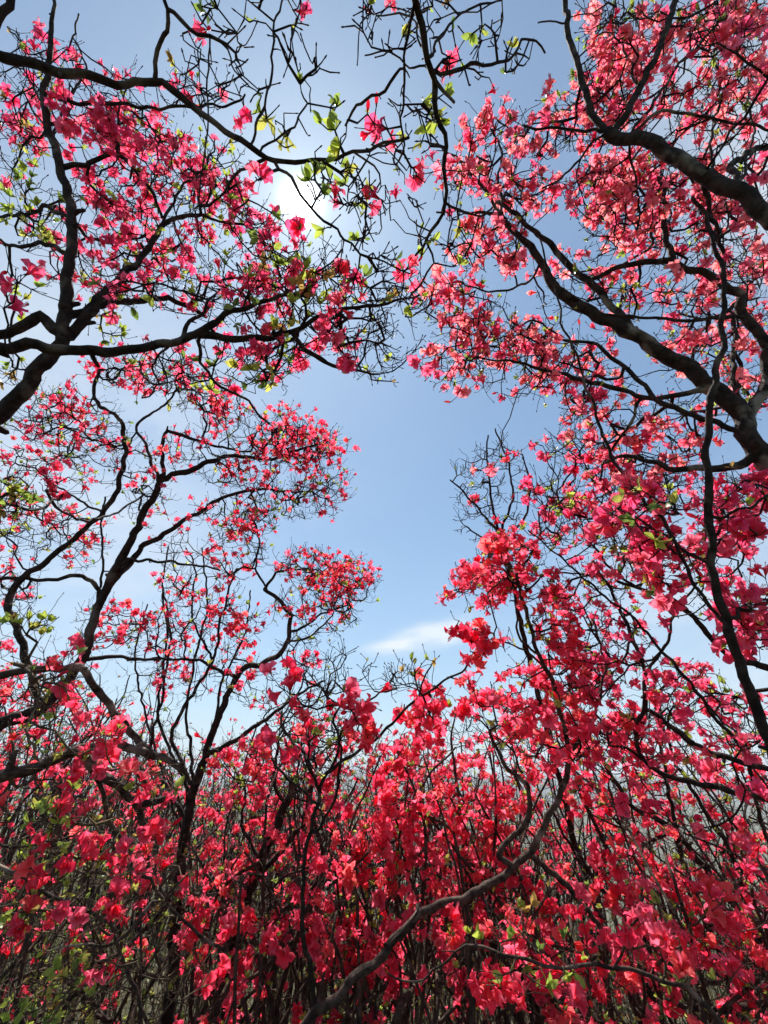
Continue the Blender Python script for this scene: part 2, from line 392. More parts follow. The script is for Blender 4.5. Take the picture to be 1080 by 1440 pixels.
WSC = .8
class Tree:
    def __init__(s, name, label, cat, group, seed, bark=None, twig=None, top=70):
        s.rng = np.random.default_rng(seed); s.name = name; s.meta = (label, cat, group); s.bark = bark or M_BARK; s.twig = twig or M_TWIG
        s.limbs = []; s.pos = np.zeros((0, 3)); s.rad = np.zeros(0); s.targets = []; s.top = top; s.base = None; s.kinds = []
        s.tips = []; s.spur = .2; s.tip_r = .0014; s.fsize = .027; s.lsize = .03; s.grew = False; s.pal = 'pink'; s.nm = 1.0; s.fm = 1.0; s.whorl = 1.0; s.wsc = 1.0; s.show = 1.0; s.sub = []
    def _put(s, P, R):
        amp = .005 + .05 * R
        n = len(P); wob = s.rng.normal(size=(n, 3)); k = np.array([.25, .5, .25])
        for c in range(3): wob[:, c] = np.convolve(wob[:, c], k, 'same')
        wob[0] = 0
        P = P + wob * amp[:, None]
        R = R * (1 + 0.02 * np.sin(np.arange(n) * .35 + s.rng.uniform(0, 6)) + s.rng.normal(0, .03, n))
        s.limbs.append((P, R)); s.pos = np.vstack([s.pos, P]); s.rad = np.concatenate([s.rad, R])
    def trunk(s, base, pts, d0, d1, w0, w1):
        """base: where it stands on the ground (x, y); pts in photo pixels, depth d0..d1 metres, width w0..w1 photo pixels"""
        n = len(pts); L_ = np.concatenate([[0], np.cumsum([math.dist(pts[i], pts[i + 1]) for i in range(n - 1)])]); L_ /= L_[-1]
        d = d0 + (d1 - d0) * L_; wd = w0 + (w1 - w0) * L_
        P = [at(x, y, dd) for (x, y), dd in zip(pts, d)]; R = list(wd * d / F / 2)
        g = np.array([base[0], base[1], float(ground_z(base[0], base[1])) - .06]); q = P[0]
        R = [q * WSC * s.wsc for q in R]; out0 = P[0] - P[1]; out0 = out0 / np.linalg.norm(out0)
        h = np.linalg.norm(g - q)
        m1 = q + out0 * min(.25, h * .3); m2 = g + np.array([0, 0, 1.0]) * h * .4
        pre = [g, m2, m1] if h > .5 else [g]
        s.base = g + np.array([0, 0, .06])
        P = pre + P; R = [R[0] * 1.35, R[0] * 1.15, R[0] * 1.03][:len(pre)] + R
        s._put(*catmull(P, R, .022)); return s
    def limb(s, pts, d1, w0, w1, free=None):
        X, Y, D_ = project(s.pos); k = np.argmin((X - pts[0][0]) ** 2 + (Y - pts[0][1]) ** 2 + (D_ < .1) * 1e9)
        n = len(pts); L_ = np.concatenate([[0], np.cumsum([math.dist(pts[i], pts[i + 1]) for i in range(n - 1)])]); L_ /= L_[-1]
        d = D_[k] + (d1 - D_[k]) * L_; wd = w0 + (w1 - w0) * L_
        P = [at(x, y, dd) for (x, y), dd in zip(pts, d)]; P[0] = s.pos[k]; R = wd * d / F / 2 * WSC * s.wsc
        R[0] = min(R[0], s.rad[k] * .95)
        s._put(*catmull(P, R, .018)); return s
    def blob(s, px, py, rx, ry, n, d0, d1, f=.6, l=.1):
        """a cloud of twig ends: px, py, rx, ry in photo pixels at depth d0..d1; a share f bears flowers, l leaves, the rest stay bare"""
        n = int(n * s.nm); f = f * s.fm
        a = s.rng.uniform(0, 2 * math.pi, n); r = np.sqrt(s.rng.uniform(0, 1, n)) * (1 + s.rng.normal(0, .12, n)); d = s.rng.uniform(d0, d1, n)
        k = s.rng.uniform(0, 1, n)
        Pn = np.array([at(px + rx * r[i] * math.cos(a[i]), py + ry * r[i] * math.sin(a[i]), d[i]) for i in range(n)])
        val = np.zeros(n)
        for q in range(5): val += np.sin(Pn @ (unit(s.rng.normal(size=3)) * s.rng.uniform(14, 34)) + s.rng.uniform(0, 6.3))
        rank = np.argsort(np.argsort(-(val + s.rng.normal(0, .7, n)))) / max(n, 1)      # flowers gather in clumps
        for i in range(n):
            s.targets.append(Pn[i]); s.kinds.append(1 if rank[i] < f else (2 if k[i] < l / max(1 - f, .2) else 0))
        return s
    def flowers_at(s, pts, d, n=1):
        """single showy trusses"""
        for (x, y) in pts:
            for _ in range(n): s.targets.append(at(x + s.rng.normal(0, 4), y + s.rng.normal(0, 4), d)); s.kinds.append(3)
        return s
    def leaves_at(s, pts, d, n=1, sp=5):
        for (x, y) in pts:
            for _ in range(n): s.targets.append(at(x + s.rng.normal(0, sp), y + s.rng.normal(0, sp), d)); s.kinds.append(2)
        return s
    def crown(s, c, r, n, f=.6, l=.1, shell=.5):
        """twig ends in an ellipsoid (world metres)"""
        v = unit(s.rng.normal(size=(n, 3))) * (s.rng.uniform(shell ** 3, 1, n) ** (1 / 3))[:, None]
        k = s.rng.uniform(0, 1, n)
        for i in range(n):
            s.targets.append(np.asarray(c) + v[i] * r); s.kinds.append(1 if k[i] < f else (2 if k[i] < f + l else 0))
        return s
    def grow(s, bf=.18, seg=.035, crook=.13):
        rng = s.rng
        n0 = len(s.pos); pos = [p for p in s.pos]; par = [-1] * n0; path = [0.0] * n0
        Pt = np.array(s.targets); nT = len(Pt); end = np.full(nT, -1)
        B = np.full(nT, 1e9); bn = np.zeros(nT, int)
        for i in range(nT):
            dd = np.linalg.norm(s.pos - Pt[i], axis=1); j = np.argmin(dd); B[i] = dd[j]; bn[i] = j
        alive = np.ones(nT, bool)
        for _ in range(nT):
            i = int(np.argmin(np.where(alive, B, 1e9))); alive[i] = False
            a = bn[i]; A = pos[a]; Bp = Pt[i]; dist = np.linalg.norm(Bp - A); m = max(1, int(round(dist / seg)))
            perp = rng.normal(size=3); perp -= (Bp - A) * (perp @ (Bp - A)) / (dist * dist + 1e-9); perp = perp / (np.linalg.norm(perp) + 1e-9)
            sag = np.array([0, 0, -1.0]) * .10 * dist
            prev = a; newp = []
            for q in range(1, m + 1):
                t = q / m; bow = 4 * t * (1 - t)
                P = A + (Bp - A) * t + (perp * crook * .55 * dist + sag) * bow
                if q < m: P = P + rng.normal(0, crook * min(seg, dist) * .85, 3)
                pos.append(P); par.append(prev); path.append(path[prev] + dist / m); prev = len(pos) - 1; newp.append(prev)
            end[i] = prev
            al = np.nonzero(alive)[0]
            if len(al):
                NP = np.array([pos[q] for q in newp]); pc = np.array([path[q] for q in newp]) * bf
                C = np.linalg.norm(Pt[al][:, None] - NP[None], axis=2) + pc
                j = np.argmin(C, 1); c = C[np.arange(len(al)), j]; up = c < B[al]
                B[al[up]] = c[up]; bn[al[up]] = np.array(newp)[j[up]]
        # whorls of short twiglets at the ends
        for i in range(nT):
            e = int(end[i]); t = unit(pos[e] - pos[par[e]]); ends_ = []
            for _ in range(rng.integers(0, 4) if s.whorl else 0):
                dv = unit(t * .8 + unit(rng.normal(size=3)) * .75 + np.array([0, 0, .15])); ln = rng.uniform(.02, .06) * s.whorl
                p1 = pos[e] + dv * ln * .5 + rng.normal(0, .004, 3); p2 = pos[e] + dv * ln + np.array([0, 0, .12 * ln]) + rng.normal(0, .003, 3)
                pos.append(p1); par.append(e); path.append(0); pos.append(p2); par.append(len(pos) - 2); path.append(0); ends_.append(len(pos) - 1)
            s.sub.append(ends_)
        # little spurs along the twigs
        nn = len(pos)
        for q in range(n0, nn):
            if rng.uniform() < s.spur and par[q] >= 0:
                t = unit(pos[q] - pos[par[q]]); dv = unit(t * .7 + unit(rng.normal(size=3))); ln = rng.uniform(.012, .045)
                mid = pos[q] + dv * ln * .5 + rng.normal(0, .003, 3)
                pos.append(mid); par.append(q); path.append(0); pos.append(pos[q] + dv * ln + np.array([0, 0, .3 * ln])); par.append(len(pos) - 2); path.append(0)
        pos = np.array(pos); par = np.array(par); nn = len(pos)
        kids = [[] for _ in range(nn)]; cnt = np.zeros(nn)
        for q in range(nn - 1, n0 - 1, -1):
            if not kids[q]: cnt[q] = .4
            kids[par[q]].append(q); cnt[par[q]] += cnt[q]
        rad = s.tip_r * np.maximum(cnt, .3) ** .40
        mb = MB(); stack = [(par[q], q) for q in range(n0, nn) if par[q] < n0]
        while stack:
            a, q = stack.pop(); ch = [a, q]
            r0 = min(rad[q], s.rad[a] * .8) if a < n0 else rad[q]
            rr = [r0 * 1.12, min(rad[q], r0)]
            while kids[q]:
                ks = sorted(kids[q], key=lambda z: -cnt[z]); stack += [(q, z) for z in ks[1:]]; q = ks[0]; ch.append(q); rr.append(min(rad[q], rr[-1]))
            rr[-1] *= .8
            P = pos[ch]; R = np.array(rr) * (1 + rng.normal(0, .08, len(rr)))
            if R[-1] < .0019:       # a bud at the tip
                tg = unit(P[-1] - P[-2]); P = np.vstack([P, P[-1] + tg * .004, P[-1] + tg * .009]); R = np.concatenate([R, [max(.0019, R[-1] * 1.5), .0006]])
            tube(mb, P, R, 4 if R[0] < .003 else 6)
        s.twigs = mb
        s.tips = [(pos[end[i]], unit(pos[end[i]] - pos[par[end[i]]]), s.kinds[i], [(pos[q], unit(pos[q] - pos[par[q]])) for q in s.sub[i]]) for i in range(nT)]
        return s
    def build(s):
        rng = s.rng
        if s.targets: s.grow()
        root = bpy.data.objects.new(s.name, None); COL.objects.link(root); root.empty_display_size = .1
        b = s.base; root.location = tuple(b); WORLD_POS[root.name] = Vector(b.tolist())
        tag(root, *s.meta)
        trunk = None
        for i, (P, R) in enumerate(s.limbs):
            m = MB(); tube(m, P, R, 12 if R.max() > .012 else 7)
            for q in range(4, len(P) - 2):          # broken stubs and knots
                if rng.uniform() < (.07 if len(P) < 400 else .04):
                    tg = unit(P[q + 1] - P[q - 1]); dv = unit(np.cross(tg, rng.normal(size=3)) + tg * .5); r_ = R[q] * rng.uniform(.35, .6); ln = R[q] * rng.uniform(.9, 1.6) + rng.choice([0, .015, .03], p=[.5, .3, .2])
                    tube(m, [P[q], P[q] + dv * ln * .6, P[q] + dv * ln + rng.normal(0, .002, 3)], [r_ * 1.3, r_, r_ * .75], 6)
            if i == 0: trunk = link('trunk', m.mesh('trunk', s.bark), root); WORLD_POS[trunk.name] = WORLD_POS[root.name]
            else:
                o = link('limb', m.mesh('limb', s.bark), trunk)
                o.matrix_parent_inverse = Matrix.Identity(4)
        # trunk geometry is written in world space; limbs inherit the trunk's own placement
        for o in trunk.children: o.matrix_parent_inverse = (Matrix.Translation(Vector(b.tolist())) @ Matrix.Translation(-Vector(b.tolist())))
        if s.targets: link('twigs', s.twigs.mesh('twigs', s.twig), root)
        # flowers and leaves at the twig ends
        fl = []; lv = MB(); nl = 0
        for p, dv, k, sub in s.tips:
            ends_ = [(p, dv)] + sub
            if k in (1, 3):
                nf = rng.choice([1, 2, 3, 4], p=[.2, .38, .28, .14]) if k == 1 else rng.choice([2, 3, 4])
                for q in range(nf):
                    p, dv = ends_[q % len(ends_)]
                    ax = unit(dv * .5 + unit(rng.normal(size=3)) * .95 + np.array([0, 0, .15]))
                    sc = s.fsize * rng.uniform(.8, 1.15) * (s.show if k == 3 else 1)
                    var = rng.choice(6, p=[.28, .16, .2, .2, .09, .07]); pi = rng.integers(len(PALS[s.pal]))
                    if var == 5: sc *= .75
                    fl.append((p - ax * .003, frame_from(ax, rng), sc, int(var), int(pi)))
            p, dv = ends_[rng.integers(len(ends_))]
            if k == 2 or (k in (1, 3) and rng.uniform() < .33) or (k == 0 and rng.uniform() < .12):
                m = rng.integers(3, 7) if k == 2 else rng.integers(1, 4)
                col = LEAF_COLS[rng.choice(5, p=[.34, .26, .18, .14, .08])]
                for q in range(m):
                    out_ = unit(rng.normal(size=3)); ax = unit(dv * .75 + out_ * .8 + np.array([0, 0, .25])); n_ = unit(dv + rng.normal(0, .5, 3))
                    y = unit(np.cross(n_, ax)); z = np.cross(ax, y); M = np.stack([ax, y, z], 1)
                    sc = s.lsize * rng.uniform(.5, 1.15) * (1 if k == 2 else .6)
                    c = np.clip(col * rng.uniform(.75, 1.2), 0, 1)
                    lv.add(LEAF[0] * sc @ M.T + p, LEAF[1], None, np.tile([*c, 1.0], (len(LEAF[0]), 1))); nl += 1
        if nl: link('leaves', lv.mesh('leaves', M_LEAF, True), root)
        if fl:
            pp = np.array([f[0] for f in fl]); X, Y, D_ = project(pp)
            inside = (X > -25) & (X < 1105) & (Y > -25) & (Y < 1465) & (D_ > .1)
            size = np.where(inside, np.array([f[2] for f in fl]) / np.maximum(D_, .1), 0)
            order = np.argsort(-size); big = [i for i in order[:s.top] if size[i] > 0]; bigs = set(big)
            inv = Matrix.Translation(-Vector(b.tolist()))
            for i in big:
                p, M, sc, var, pi = fl[i]
                o = bpy.data.objects.new('blossom', blossom_mesh(var, s.pal, pi)); COL.objects.link(o); o.parent = root
                m4 = np.eye(4); m4[:3, :3] = M * sc; m4[:3, 3] = p
                o.matrix_parent_inverse = inv; o.matrix_basis = Matrix(m4.tolist())
            mb = MB()
            for var in range(6):
                V, Q, K = LOW[var]
                for pi in range(len(PALS[s.pal])):
                    ids = [i for i in range(len(fl)) if i not in bigs and fl[i][3] == var and fl[i][4] == pi]
                    if not ids: continue
                    C = flower_colors(K, PALS[s.pal][pi])
                    Ms = np.array([fl[i][1] * fl[i][2] for i in ids]); Ps = np.array([fl[i][0] for i in ids])
                    VV = np.einsum('nij,kj->nki', Ms, V) + Ps[:, None]; n = len(ids); k = len(V)
                    QQ = (Q[None] + (np.arange(n) * k)[:, None, None]).reshape(-1, 4)
                    sh = rng.uniform(.82, 1.1, n)
                    CC = np.tile(C, (n, 1)); CC[:, :3] *= np.repeat(sh, k)[:, None]
                    mb.add(VV.reshape(-1, 3), QQ, None, CC)
            if mb.n: link('blossoms', mb.mesh('blossoms', M_PETAL, True), root)['kind'] = 'stuff'
        print(s.name, 'targets', len(s.targets), 'flowers', len(fl), 'leaves', nl)
        return root

# ------------------------------------------------------------------ the near azaleas, limb by limb
G1 = 'gnarled azaleas arching over the gap of sky'

# left: bough across the top corner
t = Tree('azalea_tree', 'azalea with smooth dark bough crossing the top left corner, bare twigs by the sun', 'azalea', G1, 101, top=60)
t.pal = 'pink'; t.wsc = 0.88; t.nm = .9; t.fm = .25; t.tip_r = .0021; t.whorl = .7
t.trunk((-1.35, .1), [(-110, 40), (-50, 64), (0, 81), (65, 98), (130, 110), (205, 109), (228, 114), (270, 150), (330, 190), (388, 224), (450, 224), (500, 215), (530, 203), (575, 192)], .80, 1.05, 21, 5)
t.limb([(-50, 64), (-8, 40), (12, 8), (22, -40)], .8, 17, 14)
t.limb([(212, 108), (222, 72), (235, 40), (238, 15), (222, -20)], .85, 10, 8)
t.limb([(236, 12), (265, 35), (295, 52), (320, 67)], .9, 8, 7)
t.limb([(305, 62), (325, 92), (345, 115), (367, 137)], .92, 4, 2.5)
t.limb([(388, 224), (402, 245), (440, 290), (472, 322), (500, 352), (540, 368), (575, 384)], 1.1, 7, 3)
t.limb([(372, 212), (412, 177), (425, 160), (435, 147), (427, 125)], 1.0, 5, 3)
t.limb([(356, 205), (372, 140), (385, 90), (385, 30), (402, -10)], 1.0, 5, 4)
t.limb([(378, 216), (345, 235), (322, 268)], 1.0, 7, 5)
t.limb([(292, 40), (292, 110), (289, 200), (284, 300)], .9, 3.5, 3)
t.limb([(500, 215), (525, 232), (535, 255), (525, 275), (505, 280)], 1.05, 4, 2.5)
t.blob(330, 60, 90, 80, 34, .85, 1.05, .06, .04).blob(420, 130, 40, 60, 12, .95, 1.05, .0, .1)
t.blob(500, 250, 70, 60, 16, 1.0, 1.15, .12, .25).blob(520, 380, 55, 50, 24, 1.05, 1.2, .15, .25).blob(490, 300, 40, 40, 14, 1.0, 1.15, .4, .3)
t.leaves_at([(470, 155), (475, 180), (482, 205), (455, 235), (482, 243), (300, 12), (400, 198), (365, 158), (450, 262), (448, 275)], 1.0, 2)
t.flowers_at([(372, 250)], .92, 1).flowers_at([(345, 163)], .9, 1).flowers_at([(412, 14)], 1.05, 1)
t.lsize = .033; t.fsize = .02; t.show = 1.05; t.spur = .3
t.build()

# left: the large tree with the upright dark stems and the pink crown
t = Tree('azalea_tree', 'azalea with thick dark trunk slanting in under the level left bough, pink crown above it', 'azalea', G1, 102, top=100)
t.pal = 'pink'; t.wsc = 0.88; t.nm = 1.5; t.fm = .52
t.trunk((-1.75, .75), [(-70, 632), (-30, 600), (0, 578), (35, 545), (62, 508), (85, 478), (92, 420), (98, 360), (102, 310), (92, 262), (73, 195), (62, 150), (66, 110), (72, 55), (76, -20)], 1.25, 1.6, 34, 6)
t.limb([(88, 478), (118, 448), (145, 415), (185, 380), (205, 355), (225, 322), (250, 307), (282, 301)], 1.6, 20, 7)
t.limb([(86, 470), (60, 445), (30, 462), (-20, 475)], 1.3, 20, 18)
t.limb([(92, 450), (150, 426), (195, 423), (235, 418), (268, 432), (290, 445)], 1.7, 16, 7)
t.limb([(100, 310), (70, 293), (40, 300), (0, 306)], 1.6, 9, 6)
t.limb([(96, 300), (120, 330), (165, 338), (205, 332)], 1.7, 7, 4)
t.limb([(84, 240), (125, 228), (168, 219), (205, 255), (230, 305)], 1.6, 10, 6)
t.limb([(168, 219), (164, 190), (165, 160), (180, 120)], 1.65, 6, 3)
t.limb([(65, 128), (110, 145), (200, 150), (290, 150), (330, 145), (345, 130)], 1.5, 8, 4)
t.limb([(74, 200), (90, 150), (120, 100), (105, 50), (112, 20)], 1.7, 5, 3)
t.limb([(64, 150), (40, 110), (30, 60), (10, 40)], 1.7, 4, 2.5)
t.limb([(225, 322), (250, 270), (290, 235), (300, 200)], 1.7, 6, 3)
t.limb([(98, 360), (60, 340), (20, 345), (-20, 330)], 1.5, 9, 6)
for b in [(170, 175, 45, 40, 46, .8), (110, 130, 80, 60, 40, .5), (60, 165, 60, 70, 44, .6), (240, 235, 60, 55, 60, .75), (165, 255, 70, 50, 60, .7), (300, 250, 40, 50, 34, .7), (120, 320, 90, 50, 64, .55), (220, 330, 60, 40, 36, .55), (20, 200, 40, 50, 30, .5), (255, 130, 60, 40, 24, .4), (300, 300, 40, 40, 36, .75), (350, 320, 45, 45, 30, .5), (60, 80, 60, 40, 22, .4), (330, 400, 70, 40, 44, .55), (250, 380, 60, 40, 36, .5), (150, 400, 90, 40, 40, .45), (400, 370, 40, 40, 26, .5)]:
    t.blob(*b[:5], 1.45, 2.1, b[5], .12)
t.leaves_at([(30, 240), (45, 262), (22, 280), (48, 300), (40, 345), (15, 420), (60, 330), (20, 320)], 1.5, 4, 14)
t.leaves_at([(150, 450), (165, 462), (140, 440), (10, 520), (20, 505)], 1.5, 5, 12)
t.flowers_at([(15, 385), (22, 402), (8, 430)], .95, 1)
t.fsize = .0225; t.lsize = .028
t.build()

# left: long level bough
t = Tree('azalea_tree', 'azalea with one long level dark bough reaching from the left edge to beneath the sun', 'azalea', G1, 103, top=70)
t.pal = 'pink'; t.wsc = 0.88; t.nm = 1.1; t.fm = .45; t.tip_r = .0015
t.trunk((-1.5, .35), [(-90, 474), (-40, 480), (0, 484), (50, 488), (100, 493), (150, 496), (200, 489), (235, 480), (272, 471), (330, 474), (380, 474), (412, 466), (460, 442), (500, 431), (545, 427), (590, 412)], 1.0, 1.35, 26, 4)
t.limb([(408, 468), (430, 490), (462, 510), (500, 520), (535, 527)], 1.3, 12, 4)
t.limb([(262, 473), (290, 460), (320, 445), (370, 422), (400, 414), (430, 418)], 1.25, 15, 6)
t.limb([(255, 476), (268, 452), (285, 438), (292, 425), (310, 410)], 1.25, 9, 4)
t.limb([(285, 473), (282, 512), (310, 545), (350, 565), (380, 596)], 1.4, 7, 4)
t.limb([(370, 474), (345, 440), (350, 400), (330, 370)], 1.3, 5, 3)
t.limb([(400, 414), (430, 395), (460, 372), (480, 350)], 1.3, 5, 3)
t.limb([(240, 480), (215, 510), (225, 540), (200, 560)], 1.4, 5, 3)
for b in [(390, 500, 50, 35, 34, .6, .12), (340, 420, 60, 40, 34, .4, .15), (450, 400, 60, 45, 34, .2, .25), (500, 460, 60, 40, 40, .12, .12), (540, 500, 50, 35, 26, .08, .15), (430, 460, 60, 40, 36, .2, .15), (300, 520, 60, 40, 24, .3, .2), (560, 420, 50, 40, 26, .1, .15), (200, 420, 70, 30, 20, .4, .2), (380, 520, 40, 20, 16, .8, .1), (220, 520, 60, 25, 20, .5, .1)]:
    t.blob(*b[:5], 1.15, 1.55, *b[5:])
t.leaves_at([(375, 355), (390, 362), (415, 405), (425, 415), (435, 385), (345, 530), (370, 540), (330, 455), (405, 455)], 1.2, 3, 10)
t.flowers_at([(490, 505), (452, 480)], 1.15, 1).flowers_at([(470, 385), (455, 430), (335, 410), (425, 320), (395, 395)], 1.2, 1)
t.lsize = .03; t.spur = .4; t.fsize = .02; t.show = 1.3
t.build()

# left middle: the tree with the spreading umbrella crown
t = Tree('azalea_tree', 'azalea above the left thicket whose flat red tipped crown leans into the sky', 'azalea', G1, 104, top=100)
t.pal = 'red'; t.wsc = 0.82; t.nm = 2.1; t.fm = .56
t.trunk((-2.6, 1.5), [(-120, 1065), (-60, 1042), (0, 1018), (50, 1000), (98, 957), (120, 920), (131, 865), (165, 800), (200, 725), (222, 690), (228, 668)], 1.7, 2.3, 30, 12)
t.limb([(226, 672), (270, 660), (315, 642), (380, 645), (430, 630), (462, 618)], 2.6, 13, 4)
t.limb([(228, 672), (228, 620), (237, 606), (280, 620), (320, 632), (352, 635)], 2.5, 9, 4)
t.limb([(223, 680), (200, 615), (190, 600), (202, 588), (232, 570), (260, 530)], 2.5, 7, 4)
t.limb([(150, 830), (200, 770), (240, 745), (285, 718), (312, 700), (362, 688), (425, 692)], 2.6, 14, 4)
t.limb([(60, 1000), (30, 900), (10, 845), (30, 815), (85, 775), (145, 720), (165, 690), (175, 640), (172, 595), (165, 586), (140, 570), (132, 552), (141, 520)], 2.3, 16, 7)
t.limb([(145, 835), (115, 810), (60, 816), (0, 812), (-40, 815)], 2.0, 9, 7)
t.limb([(160, 810), (178, 786), (230, 790), (280, 795), (310, 803)], 2.3, 8, 4)
t.limb([(128, 880), (145, 800), (143, 740), (150, 700)], 2.3, 6, 4)
t.limb([(172, 620), (130, 620), (90, 600), (60, 610)], 2.3, 5, 3)
t.limb([(145, 720), (90, 690), (50, 660), (20, 650)], 2.2, 5, 3)
t.limb([(118, 925), (180, 925), (225, 928)], 2.2, 10, 5)
for b in [(410, 625, 62, 30, 90, .62, .1), (455, 655, 35, 45, 44, .55, .15), (400, 600, 45, 25, 30, .55, .1), (340, 665, 55, 30, 50, .4, .12), (420, 700, 65, 28, 54, .22, .15), (330, 595, 45, 30, 36, .45, .1), (290, 555, 50, 30, 44, .5, .1), (215, 530, 60, 25, 40, .55, .08), (160, 520, 40, 22, 24, .5, .05), (260, 630, 30, 30, 20, .5, .1), (330, 720, 60, 25, 36, .45, .1), (190, 650, 40, 40, 24, .3, .2), (110, 600, 60, 45, 56, .5, .15), (50, 580, 50, 40, 40, .5, .15), (60, 660, 60, 40, 40, .45, .2), (40, 730, 60, 45, 44, .4, .15), (100, 760, 50, 40, 30, .5, .1), (210, 700, 40, 40, 20, .3, .15), (20, 800, 40, 60, 34, .55, .15), (130, 640, 40, 60, 26, .35, .1)]:
    t.blob(*b[:5], 2.05, 2.75, *b[5:])
t.flowers_at([(72, 682), (60, 690), (85, 690)], 1.4, 1).leaves_at([(15, 690), (20, 705), (8, 715), (25, 698)], 1.1, 4, 8)
t.fsize = .0185; t.lsize = .024
t.build()

# lower left: tall dark trunk, crown between the umbrella crown and the cloud
t = Tree('azalea_tree', 'azalea on a straight dark trunk, one bent arm lifting a red crown towards the cloud', 'azalea', G1, 105, top=100)
t.pal = 'red'; t.wsc = 0.85; t.nm = 2.2; t.fm = .55
t.trunk((-1.35, 2.05), [(232, 1470), (240, 1400), (246, 1330), (251, 1250), (258, 1180), (270, 1120), (290, 1060), (302, 1020), (320, 980), (335, 950), (346, 936), (372, 930), (396, 920), (405, 895), (408, 868), (396, 848), (374, 828)], 2.0, 2.4, 26, 7)
t.limb([(405, 890), (430, 880), (455, 862), (490, 850)], 2.5, 6, 3)
t.limb([(403, 900), (430, 898), (455, 880), (470, 860)], 2.5, 5, 3)
t.limb([(374, 828), (390, 805), (420, 800), (460, 810)], 2.5, 6, 3)
t.limb([(378, 830), (360, 800), (365, 760), (355, 720)], 2.5, 5, 3)
t.limb([(288, 1064), (350, 1030), (395, 995), (430, 970), (456, 958)], 2.2, 11, 4)
t.limb([(275, 1110), (240, 1040), (262, 990), (300, 930), (310, 870), (332, 800)], 2.5, 9, 4)
t.limb([(262, 1150), (210, 1070), (225, 990), (240, 900), (230, 830)], 2.5, 8, 4)
t.limb([(270, 1120), (222, 1010), (235, 900), (228, 830), (236, 770)], 2.6, 7, 3)
t.limb([(272, 1110), (262, 1000), (275, 920), (292, 850), (284, 770)], 2.6, 7, 3)
t.limb([(300, 1025), (312, 960), (345, 890), (352, 830)], 2.6, 6, 3)
t.limb([(258, 1180), (205, 1010), (190, 920), (207, 850)], 2.6, 6, 3)
t.limb([(330, 955), (280, 930), (220, 925), (180, 930)], 2.2, 8, 3)
t.limb([(300, 930), (270, 870), (275, 800), (262, 770)], 2.5, 5, 3)
for b in [(480, 820, 48, 34, 84, .78, .08), (430, 795, 45, 20, 36, .6, .1), (410, 850, 30, 30, 18, .3, .15), (330, 780, 45, 45, 44, .6, .12), (350, 740, 35, 30, 24, .55, .08), (320, 880, 45, 40, 44, .65, .15), (270, 850, 35, 50, 26, .5, .1), (250, 790, 40, 50, 20, .3, .1), (220, 900, 50, 40, 40, .7, .1), (430, 920, 45, 40, 24, .12, .12), (460, 870, 40, 25, 24, .3, .15), (150, 880, 50, 35, 34, .7, .1), (270, 950, 60, 30, 30, .6, .1), (360, 960, 45, 35, 24, .4, .1)]:
    t.blob(*b[:5], 2.1, 2.7, *b[5:])
t.fsize = .0185; t.lsize = .024
t.build()

# lower left: broken trunk
t = Tree('azalea_tree', 'leaning dark azalea trunk snapped off at the top, over the red thicket left of centre', 'azalea', G1, 106, top=60)
t.pal = 'red'; t.nm = 1.3; t.fm = .6
t.trunk((-1.0, 2.0), [(282, 1480), (302, 1435), (320, 1380), (335, 1310), (350, 1250), (370, 1200), (395, 1150), (413, 1098)], 2.0, 2.25, 30, 13)
t.limb([(352, 1245), (400, 1190), (425, 1160), (440, 1090), (425, 1050), (400, 1030)], 2.4, 10, 4)
t.limb([(340, 1300), (390, 1285), (425, 1255), (455, 1225), (482, 1205)], 2.2, 9, 4)
t.limb([(402, 1135), (385, 1100), (390, 1050), (370, 1010)], 2.3, 7, 3)
t.limb([(366, 1205), (340, 1160), (345, 1110), (330, 1080)], 2.4, 7, 3)
for b in [(420, 1010, 50, 40, 44, .22, .12), (400, 1070, 60, 40, 40, .3, .1), (470, 1030, 45, 35, 36, .3, .15), (480, 1170, 40, 40, 26, .7, .1), (370, 1120, 60, 50, 34, .55, .15), (330, 1060, 50, 40, 30, .5, .1), (420, 1260, 50, 40, 20, .5, .3), (450, 1120, 40, 40, 22, .2, .1)]:
    t.blob(*b[:5], 1.9, 2.6, *b[5:])
t.flowers_at([(385, 1320), (375, 1325), (395, 1328)], 1.3, 1).flowers_at([(475, 1110), (490, 1185), (480, 1125)], 1.6, 1)
t.build()

# lower left: grey limbs
t = Tree('azalea_tree', 'low azalea with pale grey crooked limbs and sparse red flowers above dark undergrowth', 'azalea', G1, 107, bark=M_GREY, twig=M_DRY, top=100)
t.pal = 'red'; t.nm = 1.5; t.fm = .2
t.trunk((-1.75, 1.0), [(-110, 1135), (-45, 1108), (0, 1090), (55, 1075), (85, 1064), (130, 1051), (170, 1050), (196, 1053), (216, 1060), (262, 1082)], 1.35, 1.6, 26, 10)
t.limb([(-45, 1108), (-60, 1000), (-30, 955), (0, 950), (55, 941), (115, 941), (134, 968), (170, 1010), (214, 1060)], 1.6, 16, 11)
t.limb([(110, 1055), (135, 1085), (165, 1105), (190, 1130), (215, 1127), (242, 1119)], 1.6, 18, 10)
t.limb([(190, 1130), (202, 1160), (236, 1176)], 1.6, 12, 8)
t.limb([(130, 1080), (155, 1155), (175, 1190), (200, 1230), (250, 1285), (290, 1320), (318, 1335)], 1.6, 7, 5)
t.limb([(-45, 1108), (-30, 1200), (50, 1245), (100, 1275), (145, 1290), (165, 1325), (182, 1372), (200, 1418), (216, 1450)], 1.3, 8, 5)
t.limb([(165, 1328), (190, 1300), (217, 1268)], 1.4, 8, 6)
t.limb([(-30, 1180), (40, 1190), (100, 1175), (160, 1185)], 1.4, 5, 3)
t.limb([(165, 1325), (110, 1330), (70, 1340), (40, 1380)], 1.3, 4, 2.5)
